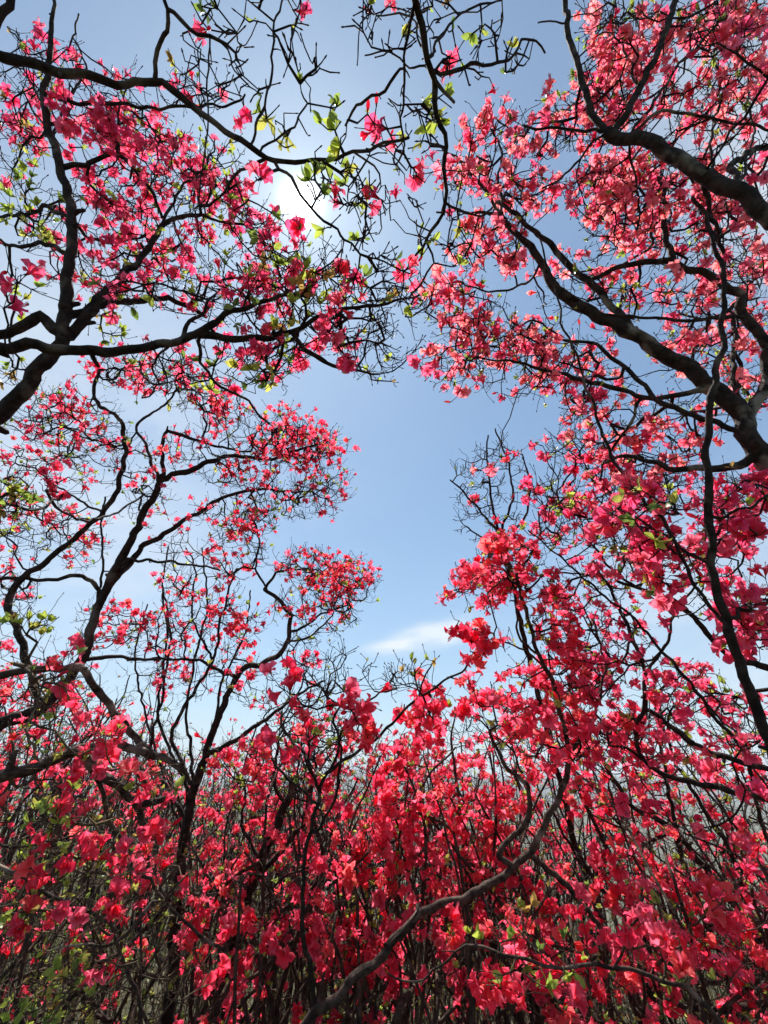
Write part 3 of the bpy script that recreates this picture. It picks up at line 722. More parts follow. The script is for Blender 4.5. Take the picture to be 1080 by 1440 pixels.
for b in [(60, 1150, 90, 60, 50, .25, 0.22), (150, 1200, 80, 60, 44, .3, 0.17), (40, 1260, 70, 60, 40, .25, 0.25), (120, 1340, 90, 60, 40, .25, 0.19), (60, 1400, 90, 40, 44, .08, 0.39), (220, 1240, 60, 60, 26, .5, 0.11), (200, 1110, 60, 40, 30, .6, 0.11), (90, 1040, 90, 40, 50, .6, 0.08), (60, 960, 70, 40, 44, .6, 0.11), (250, 1350, 40, 60, 20, .4, 0.17)]:
    t.blob(*b[:5], 1.2, 1.9, *b[5:])
t.flowers_at([(192, 1108), (180, 1190), (110, 1205), (42, 1300), (150, 1352), (75, 1228), (40, 1295), (105, 1290), (140, 1278), (150, 1072)], 1.15, 1)
t.flowers_at([(205, 1180), (215, 1165), (185, 1235), (20, 1220), (10, 1155)], 1.4, 1)
t.leaves_at([(35, 885), (45, 880), (60, 882)], 1.4, 4, 8).leaves_at([(70, 1140), (85, 1150), (75, 1165), (10, 1295), (60, 1250), (45, 1270), (90, 1340), (30, 1420), (60, 1430)], 1.2, 4, 12)
t.fsize = .028
t.build()

# top centre: hanging branches
t = Tree('azalea_tree', 'thin dark azalea branch hanging down the top centre with bare hooked twigs beside it', 'azalea', G1, 108, top=50)
t.pal = 'pink'; t.nm = .65; t.fm = .7; t.tip_r = .0022; t.whorl = .6; t.show = .8; t.fsize = .022
t.trunk((.35, -.75), [(545, -420), (560, -180), (578, -60), (590, 15), (605, 85), (612, 130), (622, 190), (627, 240), (624, 298), (602, 338), (584, 362)], .55, 1.1, 24, 4)
t.limb([(606, 96), (640, 99), (690, 92), (725, 75), (733, 57), (755, 52), (766, 76)], 1.0, 7, 3)
t.limb([(610, 112), (625, 128), (638, 145)], .92, 7, 5)
t.limb([(588, 0), (572, 40), (569, 100), (568, 180), (560, 230)], 1.05, 5, 3.5)
t.limb([(569, 100), (540, 122), (503, 150), (486, 178)], 1.05, 6, 4)
t.limb([(607, 90), (615, 60), (630, 35), (660, 15), (705, 3)], 1.0, 5, 3)
t.limb([(600, 60), (585, 35), (560, 20), (530, 25)], .95, 4, 2.5)
t.limb([(606, 100), (575, 95), (545, 75), (515, 78)], 1.0, 4, 2.5)
t.limb([(624, 290), (650, 300), (690, 306)], 1.15, 5, 3)
t.limb([(600, 340), (610, 370), (590, 400), (575, 420)], 1.15, 4, 3)
t.blob(600, 50, 90, 55, 40, .9, 1.1, .03, .12).blob(680, 80, 60, 50, 20, .95, 1.1, 0, .06).blob(560, 190, 45, 50, 26, 1.0, 1.15, .3, .15).blob(600, 340, 60, 50, 36, 1.05, 1.25, .12, .15).blob(600, 170, 30, 40, 10, .95, 1.05, 0, .6)
t.flowers_at([(548, 10), (552, 188), (545, 183)], 1.05, 1)
t.leaves_at([(606, 160), (600, 175), (672, 45), (520, 20), (602, 155)], 1.0, 2)
t.spur = .35; t.lsize = .026
t.build()

# right: upper limb
t = Tree('azalea_tree', 'azalea with lichen mottled limb from the upper right edge forking through coral blossom', 'azalea', G1, 109, bark=M_LICHEN, top=100)
t.pal = 'coral'; t.nm = 1.25; t.fm = .6; t.wsc = 0.74
t.trunk((1.75, .35), [(1170, 375), (1125, 338), (1080, 304), (1040, 272), (1000, 249), (960, 228), (920, 207), (882, 191), (852, 180)], 1.1, 1.3, 42, 27)
t.limb([(856, 184), (832, 160), (816, 110), (803, 55), (790, -25)], 1.45, 17, 11)
t.limb([(866, 186), (880, 158), (898, 125), (921, 80), (944, 20), (958, -30)], 1.4, 17, 13)
t.limb([(878, 185), (920, 140), (958, 88), (1000, 45), (1030, 10)], 1.5, 7, 5)
t.limb([(856, 180), (820, 183), (780, 180), (738, 178)], 1.3, 8, 5)
t.limb([(850, 190), (815, 225), (790, 250), (762, 266)], 1.3, 6, 4)
t.limb([(985, 248), (1000, 300), (1012, 332), (1022, 400)], 1.5, 12, 7)
t.limb([(890, 188), (930, 155), (1000, 165), (1095, 184)], 1.3, 7, 6)
t.limb([(1050, 280), (1030, 235), (1052, 214), (1095, 200)], 1.4, 16, 12)
t.limb([(898, 128), (878, 70), (866, 20), (868, -20)], 1.5, 6, 4)
t.limb([(1002, 250), (1000, 200), (1010, 130), (1005, 70), (1025, 20)], 1.6, 7, 4)
t.limb([(1042, 272), (1060, 200), (1050, 120), (1075, 60)], 1.6, 6, 4)
t.limb([(880, 200), (892, 250), (900, 300), (888, 345)], 1.5, 6, 4)
t.limb([(798, 30), (775, 28), (757, 30)], 1.4, 4, 3)
for b in [(860, 90, 45, 95, 120, .72, .08), (840, 160, 60, 45, 60, .75, .08), (925, 60, 40, 60, 44, .7, .1), (1000, 40, 60, 45, 70, .7, .1), (1040, 120, 50, 60, 66, .75, .05), (960, 150, 60, 40, 56, .7, .06), (900, 250, 60, 50, 90, .8, .05), (970, 290, 60, 45, 70, .75, .06), (1040, 330, 50, 50, 50, .6, .08), (840, 270, 45, 40, 56, .78, .05), (880, 330, 55, 35, 56, .75, .05), (1040, 220, 50, 40, 40, .65, .06), (770, 190, 50, 40, 40, .45, .08), (1055, 20, 35, 40, 30, .7, .1)]:
    t.blob(*b[:5], 1.3, 1.9, *b[5:])
t.flowers_at([(1035, 80), (1075, 110), (1045, 45), (1072, 30), (1010, 60), (1075, 245)], 1.05, 1)
t.fsize = .0205; t.lsize = .022
t.build()

# right: the great trunk
t = Tree('azalea_tree', 'largest azalea, massive dark trunk at the right edge, two long limbs over the sky', 'azalea', G1, 110, bark=M_LICHEN, top=100)
t.pal = 'coral'; t.nm = 1.3; t.fm = .6; t.wsc = 0.78
t.trunk((1.75, 1.05), [(1190, 705), (1130, 680), (1085, 655), (1058, 622), (1040, 582), (1000, 545), (950, 506), (900, 476), (855, 452), (810, 430), (782, 408), (765, 375), (745, 350), (716, 318), (700, 298)], 1.2, 1.55, 54, 11)
t.limb([(892, 474), (862, 432), (822, 390), (787, 358), (752, 325), (722, 300), (698, 285)], 1.6, 19, 8)
t.limb([(702, 300), (660, 299), (614, 300)], 1.6, 7, 4)
t.limb([(704, 302), (690, 280), (668, 250), (640, 222), (598, 198)], 1.6, 9, 4)
t.limb([(708, 308), (702, 250), (705, 210), (690, 180)], 1.6, 6, 4)
t.limb([(1045, 600), (1075, 540), (1078, 490), (1045, 450), (1040, 415), (990, 386), (942, 366), (890, 370), (858, 381), (824, 398)], 1.5, 26, 9)
t.limb([(948, 370), (932, 326), (936, 290), (925, 250)], 1.6, 15, 8)
t.limb([(1060, 440), (1010, 446), (965, 450), (850, 444)], 1.35, 8, 6)
t.limb([(985, 580), (920, 561), (860, 545), (800, 530), (740, 511), (670, 505)], 1.5, 14, 4)
t.limb([(1000, 612), (940, 570), (890, 526), (840, 486), (780, 474), (740, 470)], 1.5, 14, 4)
t.limb([(1060, 640), (1040, 656), (1005, 660), (940, 656), (880, 641), (850, 650)], 1.35, 20, 6)
t.limb([(900, 600), (872, 618), (850, 650), (845, 680)], 1.5, 8, 4)
t.limb([(1040, 585), (1030, 520), (1032, 480), (1028, 440)], 1.6, 14, 8)
t.limb([(790, 470), (750, 450), (720, 470), (690, 480), (640, 500)], 1.6, 5, 3)
t.limb([(762, 372), (740, 400), (700, 410), (650, 400), (620, 395)], 1.6, 6, 3)
for b in [(690, 200, 50, 40, 40, .6, .1), (735, 270, 45, 35, 44, .75, .06), (650, 250, 40, 30, 34, .7, .08), (690, 340, 55, 40, 60, .75, .06), (640, 420, 60, 35, 50, .6, .25), (700, 480, 75, 35, 90, .72, .15), (640, 520, 40, 25, 34, .6, .25), (760, 500, 50, 40, 44, .65, .1), (800, 400, 60, 40, 30, .35, .12), (880, 420, 50, 40, 36, .5, .15), (960, 420, 50, 40, 36, .5, .15), (1030, 470, 60, 60, 60, .75, .08), (960, 500, 40, 40, 30, .6, .1), (830, 540, 60, 35, 46, .6, .1), (850, 600, 60, 40, 50, .65, .08), (960, 600, 50, 40, 40, .7, .08), (1050, 560, 40, 50, 34, .75, .06), (900, 660, 80, 30, 60, .7, .08), (820, 500, 40, 30, 20, .4, .1), (1050, 380, 40, 40, 34, .65, .08), (740, 540, 50, 25, 22, .4, .1), (950, 350, 50, 35, 30, .55, .1)]:
    t.blob(*b[:5], 1.35, 2.0, *b[5:])
t.flowers_at([(605, 480), (770, 130), (700, 660)], 1.3, 1)
t.fsize = .0215; t.lsize = .022
t.build()

# right: slender near stem
t = Tree('azalea_tree', 'slender sapling azalea rising almost straight in front of the massive trunk', 'azalea', G1, 111, bark=M_BARK, top=50)
t.pal = 'pink'; t.nm = 1.3; t.fm = .8
t.trunk((1.05, .75), [(1120, 1130), (1085, 1055), (1068, 1015), (1045, 950), (1025, 890), (1008, 830), (1000, 760), (997, 690), (994, 620), (1003, 540), (1015, 470), (1019, 405), (1010, 350), (990, 300), (972, 278)], .95, 1.2, 20, 6)
t.limb([(1020, 880), (985, 840), (960, 780), (930, 730), (890, 685), (860, 640), (840, 585), (820, 530), (790, 445), (766, 362), (755, 330)], 1.25, 7, 3)
t.limb([(1003, 790), (960, 770), (920, 740), (870, 720)], 1.2, 6, 3)
t.limb([(1000, 730), (1040, 720), (1085, 690)], 1.1, 6, 4)
for b in [(1050, 720, 45, 50, 26, .7, .1), (900, 740, 60, 40, 34, .6, .2), (1060, 880, 40, 40, 26, .7, .1), (950, 800, 50, 40, 24, .6, .15)]:
    t.blob(*b[:5], 1.05, 1.35, *b[5:])
t.leaves_at([(892, 735), (950, 712), (905, 690)], .95, 2, 3).flowers_at([(880, 690), (1060, 760), (950, 860)], 1.1, 1)
t.build()

# right middle: several arms
t = Tree('azalea_tree', 'azalea with pale sunlit limb and thin arms fanning up left under the massive trunk', 'azalea', G1, 112, bark=M_BARK, top=100)
t.pal = 'pink'; t.wsc = 0.85; t.nm = 1.2; t.fm = .5
t.trunk((2.0, 1.3), [(1190, 1180), (1120, 1140), (1060, 1119), (1010, 1108), (960, 1098), (925, 1084), (900, 1060), (892, 1025), (905, 996), (907, 945), (890, 896), (862, 836), (835, 790)], 1.35, 1.75, 15, 5)
t.limb([(1060, 1119), (1050, 1062), (1000, 1000), (940, 925), (890, 870), (830, 820), (780, 776), (745, 745)], 1.5, 9, 3)
t.limb([(912, 1075), (870, 1045), (820, 1010), (800, 960)], 1.7, 6, 4)
t.limb([(905, 996), (970, 1040), (1010, 1062), (1085, 1085)], 1.4, 12, 12)
t.limb([(1120, 1140), (1140, 1000), (1095, 945), (1030, 924), (985, 880), (950, 850), (915, 834), (870, 815)], 1.7, 22, 6)
t.limb([(1000, 890), (960, 850), (900, 830), (850, 790), (820, 750)], 1.7, 7, 4)
t.limb([(906, 950), (940, 900), (955, 850), (1000, 800)], 1.7, 7, 4)
t.limb([(890, 896), (870, 930), (840, 900), (815, 860)], 1.7, 6, 3)
for b in [(800, 740, 60, 30, 60, .72, .08), (860, 700, 60, 30, 50, .7, .08), (900, 780, 60, 40, 60, .7, .12), (820, 830, 50, 40, 50, .65, .12), (1000, 780, 60, 40, 50, .7, .1), (870, 900, 50, 40, 46, .7, .1), (960, 970, 60, 40, 60, .8, .05), (1040, 1010, 50, 40, 44, .75, .05), (830, 960, 50, 40, 50, .8, .06), (1030, 850, 50, 40, 30, .55, .1), (900, 1040, 60, 40, 50, .8, .05), (1030, 700, 50, 40, 40, .75, .06), (960, 690, 60, 30, 40, .75, .06), (830, 640, 60, 30, 44, .7, .08), (770, 690, 40, 30, 30, .6, .1)]:
    t.blob(*b[:5], 1.45, 2.1, *b[5:])
t.flowers_at([(1060, 1120), (1050, 1045), (925, 1150), (1005, 1165), (1030, 1190), (880, 1130), (1010, 1085), (945, 985), (1065, 870), (1050, 1235)], 1.25, 1)
t.fsize = .0225; t.show = 1.2
t.build()

# lower right: a fan of slanting dark stems
t = Tree('azalea_tree', 'azalea of many straight dark stems slanting up left from the bottom right corner', 'azalea', G1, 117, top=80)
t.pal = 'red'; t.nm = 1.4; t.fm = .5
t.trunk((1.75, 2.0), [(1150, 1440), (1080, 1334), (1011, 1245), (948, 1168), (887, 1131), (842, 1060), (815, 1005)], 1.9, 2.2, 15, 5)
t.limb([(1060, 1310), (1050, 1270), (1032, 1208), (990, 1137), (944, 1060), (925, 985)], 2.1, 10, 4)
t.limb([(1075, 1330), (1000, 1300), (980, 1260), (958, 1208), (944, 1126), (930, 1060), (920, 960)], 2.2, 10, 4)
t.limb([(1120, 1400), (1000, 1420), (914, 1400), (911, 1324), (890, 1280), (853, 1192), (816, 1115), (800, 1050)], 2.1, 13, 4)
t.limb([(911, 1330), (900, 1305), (848, 1255), (805, 1192), (770, 1130)], 2.1, 9, 4)
t.limb([(1090, 1350), (1040, 1440), (1020, 1365), (995, 1305), (960, 1240)], 2.0, 9, 5)
t.limb([(1130, 1410), (1100, 1300), (1085, 1200), (1060, 1120), (1050, 1040)], 2.0, 11, 4)
t.limb([(948, 1168), (900, 1190), (870, 1160), (845, 1120)], 2.2, 6, 3)
for b in [(830, 1090, 50, 60, 30, .7, .1), (930, 1050, 60, 60, 40, .6, .1), (900, 1150, 60, 50, 30, .4, .15), (1040, 1110, 50, 60, 36, .7, .1), (850, 1230, 60, 50, 24, .5, .2), (980, 1230, 60, 50, 26, .4, .2), (1050, 1300, 40, 60, 20, .5, .2), (950, 1370, 70, 50, 24, .4, .3)]:
    t.blob(*b[:5], 1.85, 2.3, *b[5:])
t.fsize = .026
t.build()

# centre right: curved trunk
t = Tree('azalea_tree', 'azalea with bare curved grey trunk sweeping up from the bottom centre to red trusses', 'azalea', G1, 113, bark=M_GREY, twig=M_TWIG, top=100)
t.pal = 'red'; t.wsc = 0.82; t.nm = 1.3; t.fm = .48; t.show = 1.2
t.trunk((-.55, .95), [(380, 1490), (430, 1442), (480, 1396), (540, 1342), (570, 1302), (602, 1278), (650, 1265), (690, 1245), (722, 1220), (752, 1188), (776, 1140), (797, 1100), (801, 1060), (790, 1010), (775, 957), (756, 920), (745, 880), (735, 840), (728, 806)], 1.3, 1.75, 22, 7)
t.limb([(722, 1218), (700, 1202), (716, 1182), (738, 1155), (744, 1120), (740, 1100), (715, 1085), (700, 1060), (688, 1030)], 1.55, 14, 6)
t.limb([(540, 1342), (575, 1300), (590, 1270)], 1.4, 8, 4)
t.limb([(732, 825), (705, 800), (680, 790), (660, 800)], 1.75, 6, 3)
t.limb([(730, 815), (745, 780), (760, 750), (755, 720)], 1.8, 6, 3)
t.limb([(758, 925), (728, 895), (727, 860)], 1.7, 6, 4)
t.limb([(735, 838), (760, 812), (800, 805), (850, 815)], 1.8, 5, 3)
t.limb([(765, 935), (740, 915), (715, 905), (690, 900)], 1.65, 5, 3)
t.limb([(800, 1060), (840, 1000), (850, 930), (835, 870)], 1.9, 8, 4)
t.limb([(735, 1195), (790, 1240), (840, 1300), (880, 1360)], 1.7, 14, 7)
for b in [(720, 790, 45, 35, 70, .9, .05), (690, 830, 50, 18, 30, .85, .05), (660, 815, 22, 25, 16, .9, .0), (780, 890, 40, 40, 30, .7, .15), (745, 980, 40, 40, 36, .8, .08), (800, 950, 45, 45, 44, .85, .05), (840, 1040, 50, 40, 44, .9, .04), (690, 1010, 40, 40, 34, .6, .1), (770, 860, 35, 35, 20, .6, .15), (730, 1060, 40, 40, 26, .8, .05)]:
    t.blob(*b[:5], 1.55, 2.0, *b[5:])
t.flowers_at([(680, 890), (668, 905), (692, 905), (680, 915), (665, 890), (697, 893)], 1.45, 1)
t.flowers_at([(825, 1055), (800, 1070), (775, 1020), (640, 1310), (625, 1300), (690, 1375), (705, 1390), (720, 1330), (695, 1365), (810, 1300), (800, 1325), (770, 1395)], 1.35, 1)
t.fsize = .028
t.build()

# centre: shrub reaching over the horizon with the large near flowers
t = Tree('azalea_tree', 'slender azalea with large red flowers and one thin arching stem against pale horizon sky', 'azalea', G1, 114, bark=M_BARK, top=100)
t.pal = 'red'; t.nm = 1.0
t.trunk((-.25, 1.35), [(430, 1500), (440, 1400), (425, 1300), (430, 1200), (452, 1105), (470, 1078), (505, 1055), (540, 1030), (580, 986), (616, 962), (650, 947), (674, 915)], 1.35, 1.5, 10, 3.5)
t.limb([(452, 1110), (430, 1060), (400, 1030), (395, 1000)], 1.45, 6, 4)
t.limb([(436, 1180), (470, 1130), (480, 1050), (470, 1010), (480, 990)], 1.4, 6, 4)
t.limb([(465, 1085), (490, 1010), (530, 975), (560, 970)], 1.45, 5, 3)
t.limb([(585, 980), (600, 950), (608, 930)], 1.5, 3.5, 2.5)
t.limb([(440, 1130), (400, 1090), (380, 1060), (375, 1020)], 1.5, 5, 3)
t.flowers_at([(478, 985), (490, 998), (465, 992), (505, 1010), (515, 1018), (400, 970), (410, 975), (503, 985), (475, 1030), (380, 1035), (390, 1045), (430, 995)], 1.2, 1)
t.flowers_at([(602, 965), (612, 980), (590, 1015), (605, 1035), (600, 1000), (555, 1010)], 1.5, 1)
t.leaves_at([(607, 930), (582, 945), (584, 955), (445, 1035), (430, 1045)], 1.4, 2, 3)
for b in [(540, 960, 40, 20, 16, 0, 0), (450, 960, 50, 40, 28, 0, .08), (480, 950, 40, 40, 16, 0, 0), (440, 1060, 50, 30, 26, .15, .25), (610, 1000, 30, 40, 20, .4, .2)]:
    t.blob(*b[:5], 1.35, 1.75, *b[5:])
t.fsize = .029; t.lsize = .026
t.build()

# bare shrub right of the gap
t = Tree('bare_shrub', 'leafless shrub of thin upright dark twigs against blue sky, two buds open', 'shrub', None, 115, top=20)
t.pal = 'red'
t.trunk((.95, 2.2), [(800, 1150), (775, 1050), (745, 930), (725, 840), (712, 780), (700, 745)], 2.3, 2.2, 10, 7)
t.limb([(702, 748), (672, 715), (652, 690), (632, 676)], 2.2, 5, 2.5)
t.limb([(704, 752), (690, 700), (686, 650), (685, 612)], 2.2, 5, 2.5)
t.limb([(706, 750), (722, 700), (714, 650), (697, 602)], 2.15, 5, 2.5)
t.limb([(712, 770), (740, 720), (745, 680), (735, 640)], 2.2, 5, 2.5)
t.limb([(708, 765), (670, 750), (655, 740)], 2.2, 4, 2.5)
t.blob(665, 690, 35, 45, 34, 2.1, 2.3, 0, .02).blob(710, 680, 40, 60, 44, 2.1, 2.3, .02, .02).blob(690, 740, 40, 30, 26, 2.1, 2.3, 0, .02)
t.flowers_at([(703, 655), (728, 648), (702, 662)], 2.1, 1)
t.spur = .5; t.tip_r = .0016
t.build()

# bottom: thin sunlit twig
t = Tree('azalea_sapling', 'thin pale brown sapling bending in low in front of the upright dark stems', 'sapling', None, 116, bark=M_GREY, twig=M_DRY, top=60)
t.pal = 'red'
t.trunk((.75, .85), [(1050, 1480), (1005, 1428), (965, 1392), (910, 1372), (860, 1360), (780, 1356), (720, 1343), (655, 1328), (630, 1350), (605, 1374), (575, 1380), (548, 1370)], 1.05, 1.2, 9, 3)
t.limb([(860, 1360), (880, 1320), (895, 1290), (905, 1260)], 1.15, 5, 3)
t.limb([(780, 1356), (730, 1315), (715, 1290)], 1.2, 3, 2)
for b in [(720, 1300, 50, 30, 12, .3, .5), (940, 1330, 60, 50, 18, .4, .3), (770, 1370, 60, 25, 14, .4, .4)]:
    t.blob(*b[:5], 1.05, 1.35, *b[5:])
t.flowers_at([(1000, 1278), (990, 1285), (1010, 1290), (770, 1392), (960, 1340), (1030, 1380), (975, 1430)], 1.05, 1)
t.fsize = .029
t.build()

# ------------------------------------------------------------------ the thicket: many-stemmed bushes behind
G2 = 'red azalea bushes of the thicket behind'
def bush(label, px, D, top, wide, n, seed, f=.62, l=.12, pal='red', lean=0.0, low=.42, top_n=40, stems=7, bark=None, fsize=.026):
    """px: where its crown shows; D: metres away over the ground; top: photo row of its top"""
    e = PITCH + math.atan((720 - top) / F)
    h = 1.6 + D * math.tan(e); dep = D * math.cos(PITCH) + (h - 1.6) * math.sin(PITCH); x = (px - 540) / F * dep
    gx = x + lean; g = float(ground_z(gx, D)); H = h - g
    t = Tree('azalea_bush', label, 'azalea', G2, seed, bark=bark or M_SCRUB, twig=M_SCRUB, top=top_n); n = int(n * .85); t.pal = pal; t.fsize = fsize * (1.2 if D < 2.8 else 1.0); t.spur = .12; t.tip_r = .0014; t.lsize = .026
    r = t.rng; t.base = np.array([gx, D, g])
    for k in range(stems):
        a = r.uniform(0, 2 * math.pi); rr = wide * r.uniform(.15, .8)
        e0 = np.array([gx + r.normal(0, .12), D + r.normal(0, .12), g - .05]); e1 = np.array([x + rr * math.cos(a), D + rr * math.sin(a) * .8, g + H * r.uniform(.62, 1.0)])
        P = [e0]; m = 5; kk = r.uniform(.7, 1.7)
        for q in range(1, m + 1):
            s_ = q / m; P.append(e0 + (e1 - e0) * np.array([s_ ** kk, s_ ** kk, s_]) + r.normal(0, .11, 3) * (q < m))
        R0 = r.uniform(.007, .017)
        t._put(*catmull(P, np.linspace(R0, .004, m + 1), .05))
    tips = [P[-1] for P, R in t.limbs]
    for q in range(n):
        b = tips[r.integers(len(tips))]; rad_ = wide * .42 * r.uniform(.2, 1) ** .5; p = b + unit(r.normal(size=3)) * rad_ * np.array([1, .9, 1.1]) - np.array([0, 0, r.uniform(0, H * .22)])
        p[2] = min(p[2], g + H * 1.04); k = r.uniform(); t.targets.append(p); t.kinds.append(3 if k < f * .4 else (2 if k < f * .4 + l else 0))
    for q in range(n // 3):       # a few low shoots
        t.targets.append(np.array([x + r.normal(0, wide * .5), D + r.normal(0, wide * .4), g + H * r.uniform(.15, low)])); t.kinds.append(int(r.choice([0, 3, 2], p=[.62, .13, .25])))
    return t.build()

bushes = [
 # label, px, D, top, wide, n
 ('red azalea bush filling the gap under the level grey limb at far left', 60, 3.0, 930, .62, 190, {}),
 ('red azalea bush behind the straight dark trunk at lower left', 190, 3.3, 960, .62, 200, {}),
 ('dense red azalea bush between the straight trunk and the snapped trunk', 310, 3.2, 1010, .5, 170, {}),
 ('small far bush of bare twigs and few flowers left of the thin arching stem', 430, 4.6, 985, .5, 110, dict(f=.25)),
 ('rounded red azalea bush right behind the thin arching stem in the centre', 545, 2.5, 1005, .36, 230, dict(fsize=.029)),
 ('tall narrow red azalea bush at the centre whose twig tips touch the pale horizon', 612, 2.9, 975, .32, 180, {}),
 ('red azalea bush just left of the fork of the curved trunk', 665, 2.6, 1040, .34, 160, dict(fsize=.028)),
 ('far red azalea bush seen through the gap below the cloud', 700, 4.4, 1000, .5, 120, {}),
 ('bright red azalea bush behind the upper end of the curved trunk', 800, 2.9, 960, .5, 220, {}),
 ('red azalea bush with slanting dark stems under the pale sunlit limb', 930, 2.6, 970, .42, 190, dict(lean=.45, f=.42)),
 ('red azalea bush at the right edge below the slender sapling', 1040, 2.7, 960, .45, 180, dict(lean=.4, f=.42)),
 ('leaning azalea bush of dark stems, grey hillside showing between them', 880, 3.6, 1090, .4, 90, dict(lean=.5, f=.5)),
 ('low leafy azalea bush in the dark undergrowth at the bottom left corner', 70, 2.3, 1200, .5, 150, dict(f=.12, l=.2, low=.2)),
 ('dark low azalea bush with scattered flowers below the snapped trunk', 200, 2.7, 1180, .5, 150, dict(f=.2, l=.15, low=.2)),
 ('low red azalea bush at the foot of the snapped trunk', 400, 2.6, 1180, .42, 140, dict(f=.5, l=.2, low=.25)),
 ('red azalea bush in the bottom centre among upright stems', 520, 2.5, 1170, .3, 130, dict(f=.65, low=.3, fsize=.029)),
 ('low red azalea bush beneath the sweep of the curved trunk', 640, 2.6, 1170, .4, 130, dict(f=.55, low=.3)),
 ('low red azalea bush right of the curved trunk, large flowers near its top', 760, 2.45, 1230, .3, 110, dict(f=.6, low=.3, fsize=.029)),
 ('low red azalea bush at the bottom right behind the pale bending sapling', 900, 2.3, 1280, .35, 110, dict(f=.5, l=.2, low=.3)),
 ('red azalea bush in the bottom right corner', 1040, 2.1, 1200, .35, 120, dict(f=.55, l=.15, low=.3, lean=.2)),
 ('far red azalea bush glimpsed between the straight trunk and the grey limbs', 130, 5.0, 985, .9, 220, dict(top_n=30)),
 ('far red azalea bush on the slope behind the snapped trunk', 330, 5.4, 1060, .9, 220, dict(top_n=30)),
 ('far red azalea bush on the slope behind the centre bushes', 520, 5.6, 1075, .8, 200, dict(top_n=30)),
 ('far red azalea bush on the slope behind the curved trunk', 720, 5.2, 1080, .8, 180, dict(top_n=30)),
]
bushes += [
 ('near red azalea bush at the bottom between the straight trunk and the snapped trunk', 320, 2.3, 1180, .28, 80, dict(f=.55, l=.2, low=.3, fsize=.026)),
 ('near red azalea bush in front of the centre stems, open flowers against its dark twigs', 570, 2.35, 1050, .3, 130, dict(f=.8, low=.4, fsize=.027)),
 ('near red azalea bush low beside the foot of the curved trunk', 470, 2.3, 1210, .26, 70, dict(f=.55, l=.2, low=.3, fsize=.026)),
 ('near red azalea bush right of the curved trunk below its red trusses', 850, 2.35, 1060, .3, 120, dict(f=.55, low=.45, fsize=.027, lean=.35)),
 ('near red azalea bush with slanting stems under the slender sapling', 985, 2.2, 1020, .3, 120, dict(f=.55, low=.45, fsize=.027, lean=.45)),
 ('near twiggy azalea bush in the shade under the pale grey limbs', 130, 2.3, 1170, .38, 130, dict(f=.14, l=.22, low=.2, fsize=.026)),
 ('tall red azalea bush behind the bent arm of the straight trunk', 350, 2.7, 930, .5, 190, dict(f=.45)),
 ('tall red azalea bush at far left above the grey limbs', 20, 2.5, 860, .5, 170, dict(f=.6)),
 ('tall twiggy azalea bush rising to the horizon beside the leaning snapped trunk', 465, 2.6, 985, .36, 150, dict(f=.35)),
 ('tall red azalea bush rising above the horizon right of the thin arching stem', 690, 2.7, 965, .38, 170, dict(f=.6))]
FAR = 'far red azalea bush half hidden behind nearer bushes of the thicket'
for px, D, top, wide in [(-40, 4.2, 940, .7), (230, 4.4, 965, .7), (400, 3.9, 1030, .5), (470, 3.4, 1045, .45), (590, 3.8, 1035, .45), (650, 3.3, 1020, .45), (760, 3.9, 1010, .5), (840, 4.6, 1020, .5), (960, 4.2, 1000, .55), (1100, 4.0, 1000, .6), (10, 6.2, 985, 1.0), (250, 6.8, 1040, 1.0), (430, 7.0, 1070, 1.0), (620, 7.0, 1065, 1.0), (990, 6.4, 1060, .8), (520, 4.8, 1030, .6), (455, 4.2, 1035, .55), (700, 5.6, 1050, .7), (340, 4.9, 1020, .7), (120, 3.8, 930, .6)]:
    bushes.append((FAR, px, D, top, wide, 200, dict(top_n=20, low=.2, f=.38)))
for i, (lab, px, D, top, wide, n, kw) in enumerate(bushes): bush(lab, px, D, top, wide, n, 300 + i, **kw)

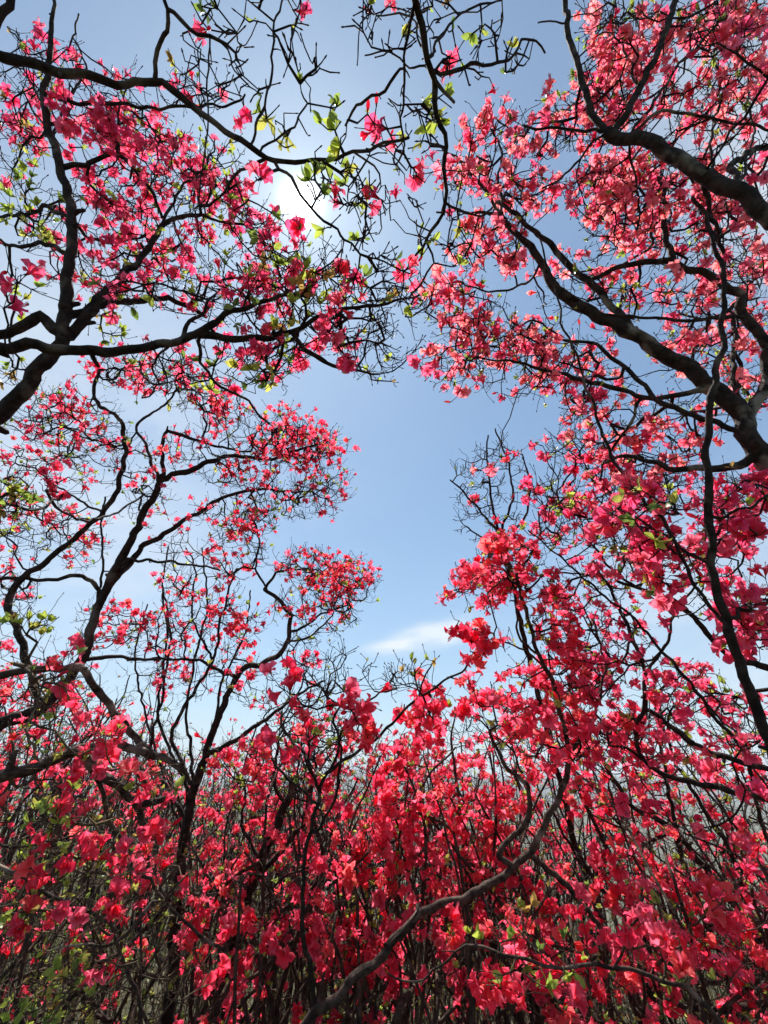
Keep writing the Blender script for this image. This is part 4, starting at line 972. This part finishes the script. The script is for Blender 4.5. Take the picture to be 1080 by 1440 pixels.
# ------------------------------------------------------------------ undergrowth and grass
def undergrowth():
    r = np.random.default_rng(55); st = MB(); lf = MB()
    for k in range(2600):
        y = 1.9 + 5.6 * r.uniform() ** 1.4; x = r.uniform(-.95, .95) * (y * .95 + .3); z = float(ground_z(x, y))
        h = r.uniform(.25, 1.0) * (1 if y > 2.5 else .7); ln = r.normal(0, .18, 2)
        P = np.array([[x, y, z - .02], [x + ln[0] * .35, y + ln[1] * .35, z + h * .5], [x + ln[0], y + ln[1], z + h]]) ; P[1:] += r.normal(0, .02, (2, 3))
        tube(st, P, np.array([.0035, .0026, .0013]) * r.uniform(.7, 1.5), 4)
        for q in range(r.integers(0, 7)):
            p = P[1] + (P[2] - P[1]) * r.uniform(-.3, 1.05); ax = unit(r.normal(size=3) + np.array([0, 0, .3])); Y = unit(np.cross(r.normal(size=3), ax)); M = np.stack([ax, Y, np.cross(ax, Y)], 1)
            c = np.array([(.09, .11, .03), (.16, .17, .04), (.12, .07, .03), (.05, .07, .025)])[r.integers(4)] * r.uniform(.7, 1.2)
            lf.add(LEAF[0] * r.uniform(.02, .04) @ M.T + p, LEAF[1], None, np.tile([*c, 1.0], (len(LEAF[0]), 1)))
    o = link('undergrowth', st.mesh('undergrowth', M_DRY)); tag(o, 'thin dry stems standing under the azalea bushes', 'undergrowth', None, 'stuff')
    l_ = link('leaves', lf.mesh('leaves', M_LEAF, True), o)
    g = MB()
    for k in range(5000):
        y = r.uniform(1.5, 9); x = r.uniform(-1, 1) * (y * .95 + .4); z = float(ground_z(x, y)); h = r.uniform(.06, .28); b = r.normal(0, .3, 2) * h; a = r.uniform(0, math.pi); s_ = np.array([math.cos(a), math.sin(a), 0]) * .003
        B = np.array([x, y, z - .01]); Mi = B + np.array([b[0] * .3, b[1] * .3, h * .6]); Tp = B + np.array([b[0], b[1], h])
        c = np.array([(.10, .12, .03), (.17, .15, .06), (.06, .09, .025)])[r.integers(3)]
        g.add([B - s_, B + s_, Mi + s_ * .8, Mi - s_ * .8, Tp], [(0, 1, 2, 3)], [(3, 2, 4)], np.tile([*c, 1.0], (5, 1)))
    tag(link('grass', g.mesh('grass', M_LEAF, True)), 'rough grass and green blades on the thicket floor', 'grass', None, 'stuff')
undergrowth()
def rear_thicket():
    r = np.random.default_rng(77); st = MB(); fl = MB()
    for k in range(1500):
        y = 5.5 + 10 * r.uniform() ** 1.3; a = r.uniform(-1, 1); x = a * (y * .95 + .5)
        if .36 < a < .68 and r.uniform() < .8: continue
        z = float(ground_z(x, y)); h = r.uniform(1.2, 2.1); ln = r.normal(0, .3, 2)
        P = np.array([[x, y, z - .05], [x + ln[0] * .3, y + ln[1] * .3, z + h * .45], [x + ln[0] * .8, y + ln[1] * .8, z + h * .8], [x + ln[0], y + ln[1], z + h]]); P[1:] += r.normal(0, .08, (3, 3))
        tube(st, P, np.array([.012, .009, .005, .002]) * r.uniform(.6, 1.3), 4)
        for q in range(r.integers(2, 5)):
            t_ = r.uniform(.45, .95); b = P[0] + (P[3] - P[0]) * t_; e = b + r.normal(0, .16, 3) + np.array([0, 0, .16]); tube(st, [b, (b + e) / 2 + r.normal(0, .03, 3), e], [.004, .003, .0015], 4)
            for _ in range(r.integers(1, 5)):
                p = e + r.normal(0, .05, 3)
                if r.uniform() < .3:
                    v = r.integers(5); V, Q, K = LOW[v]; C = flower_colors(K, PALS['red'][r.integers(6)]); fl.add(V * .027 @ frame_from(r.normal(size=3), r).T + p, Q, None, C)
                else:
                    c = np.array([(.10, .12, .03), (.16, .17, .04), (.10, .06, .03)])[r.integers(3)] * r.uniform(.7, 1.2)
                    fl.add(LEAF[0] * r.uniform(.03, .05) @ frame_from(r.normal(size=3), r).T + p, LEAF[1], None, np.tile([*c, 1.0], (len(LEAF[0]), 1)))
    o = link('distant_thicket', st.mesh('distant_thicket', M_TWIG)); tag(o, 'mass of red azalea scrub running down the slope behind the bushes', 'scrub', None, 'stuff')
    link('blossoms', fl.mesh('blossoms', M_PETAL, True), o)['kind'] = 'stuff'
rear_thicket()

# ------------------------------------------------------------------ the air: thin even haze over the valley
hb = MB(); hb.add([(x, y, z) for x in (-2700, 2700) for y in (-2000, 2700) for z in (-130, 90)], [(0, 1, 3, 2), (4, 6, 7, 5), (0, 4, 5, 1), (2, 3, 7, 6), (0, 2, 6, 4), (1, 5, 7, 3)])
m = bpy.data.materials.new('haze'); m.use_nodes = True; m.node_tree.nodes.clear()
ho = m.node_tree.nodes.new('ShaderNodeOutputMaterial'); hv = m.node_tree.nodes.new('ShaderNodeVolumePrincipled')
hv.inputs['Density'].default_value = .0006; hv.inputs['Color'].default_value = (.8, .9, 1, 1); m.node_tree.links.new(hv.outputs[0], ho.inputs['Volume'])
link('haze', hb.mesh('haze', m))['kind'] = 'stuff'
print('objects', len(bpy.data.objects), 'faces', sum(len(o.data.polygons) for o in bpy.data.objects if o.type == 'MESH'))
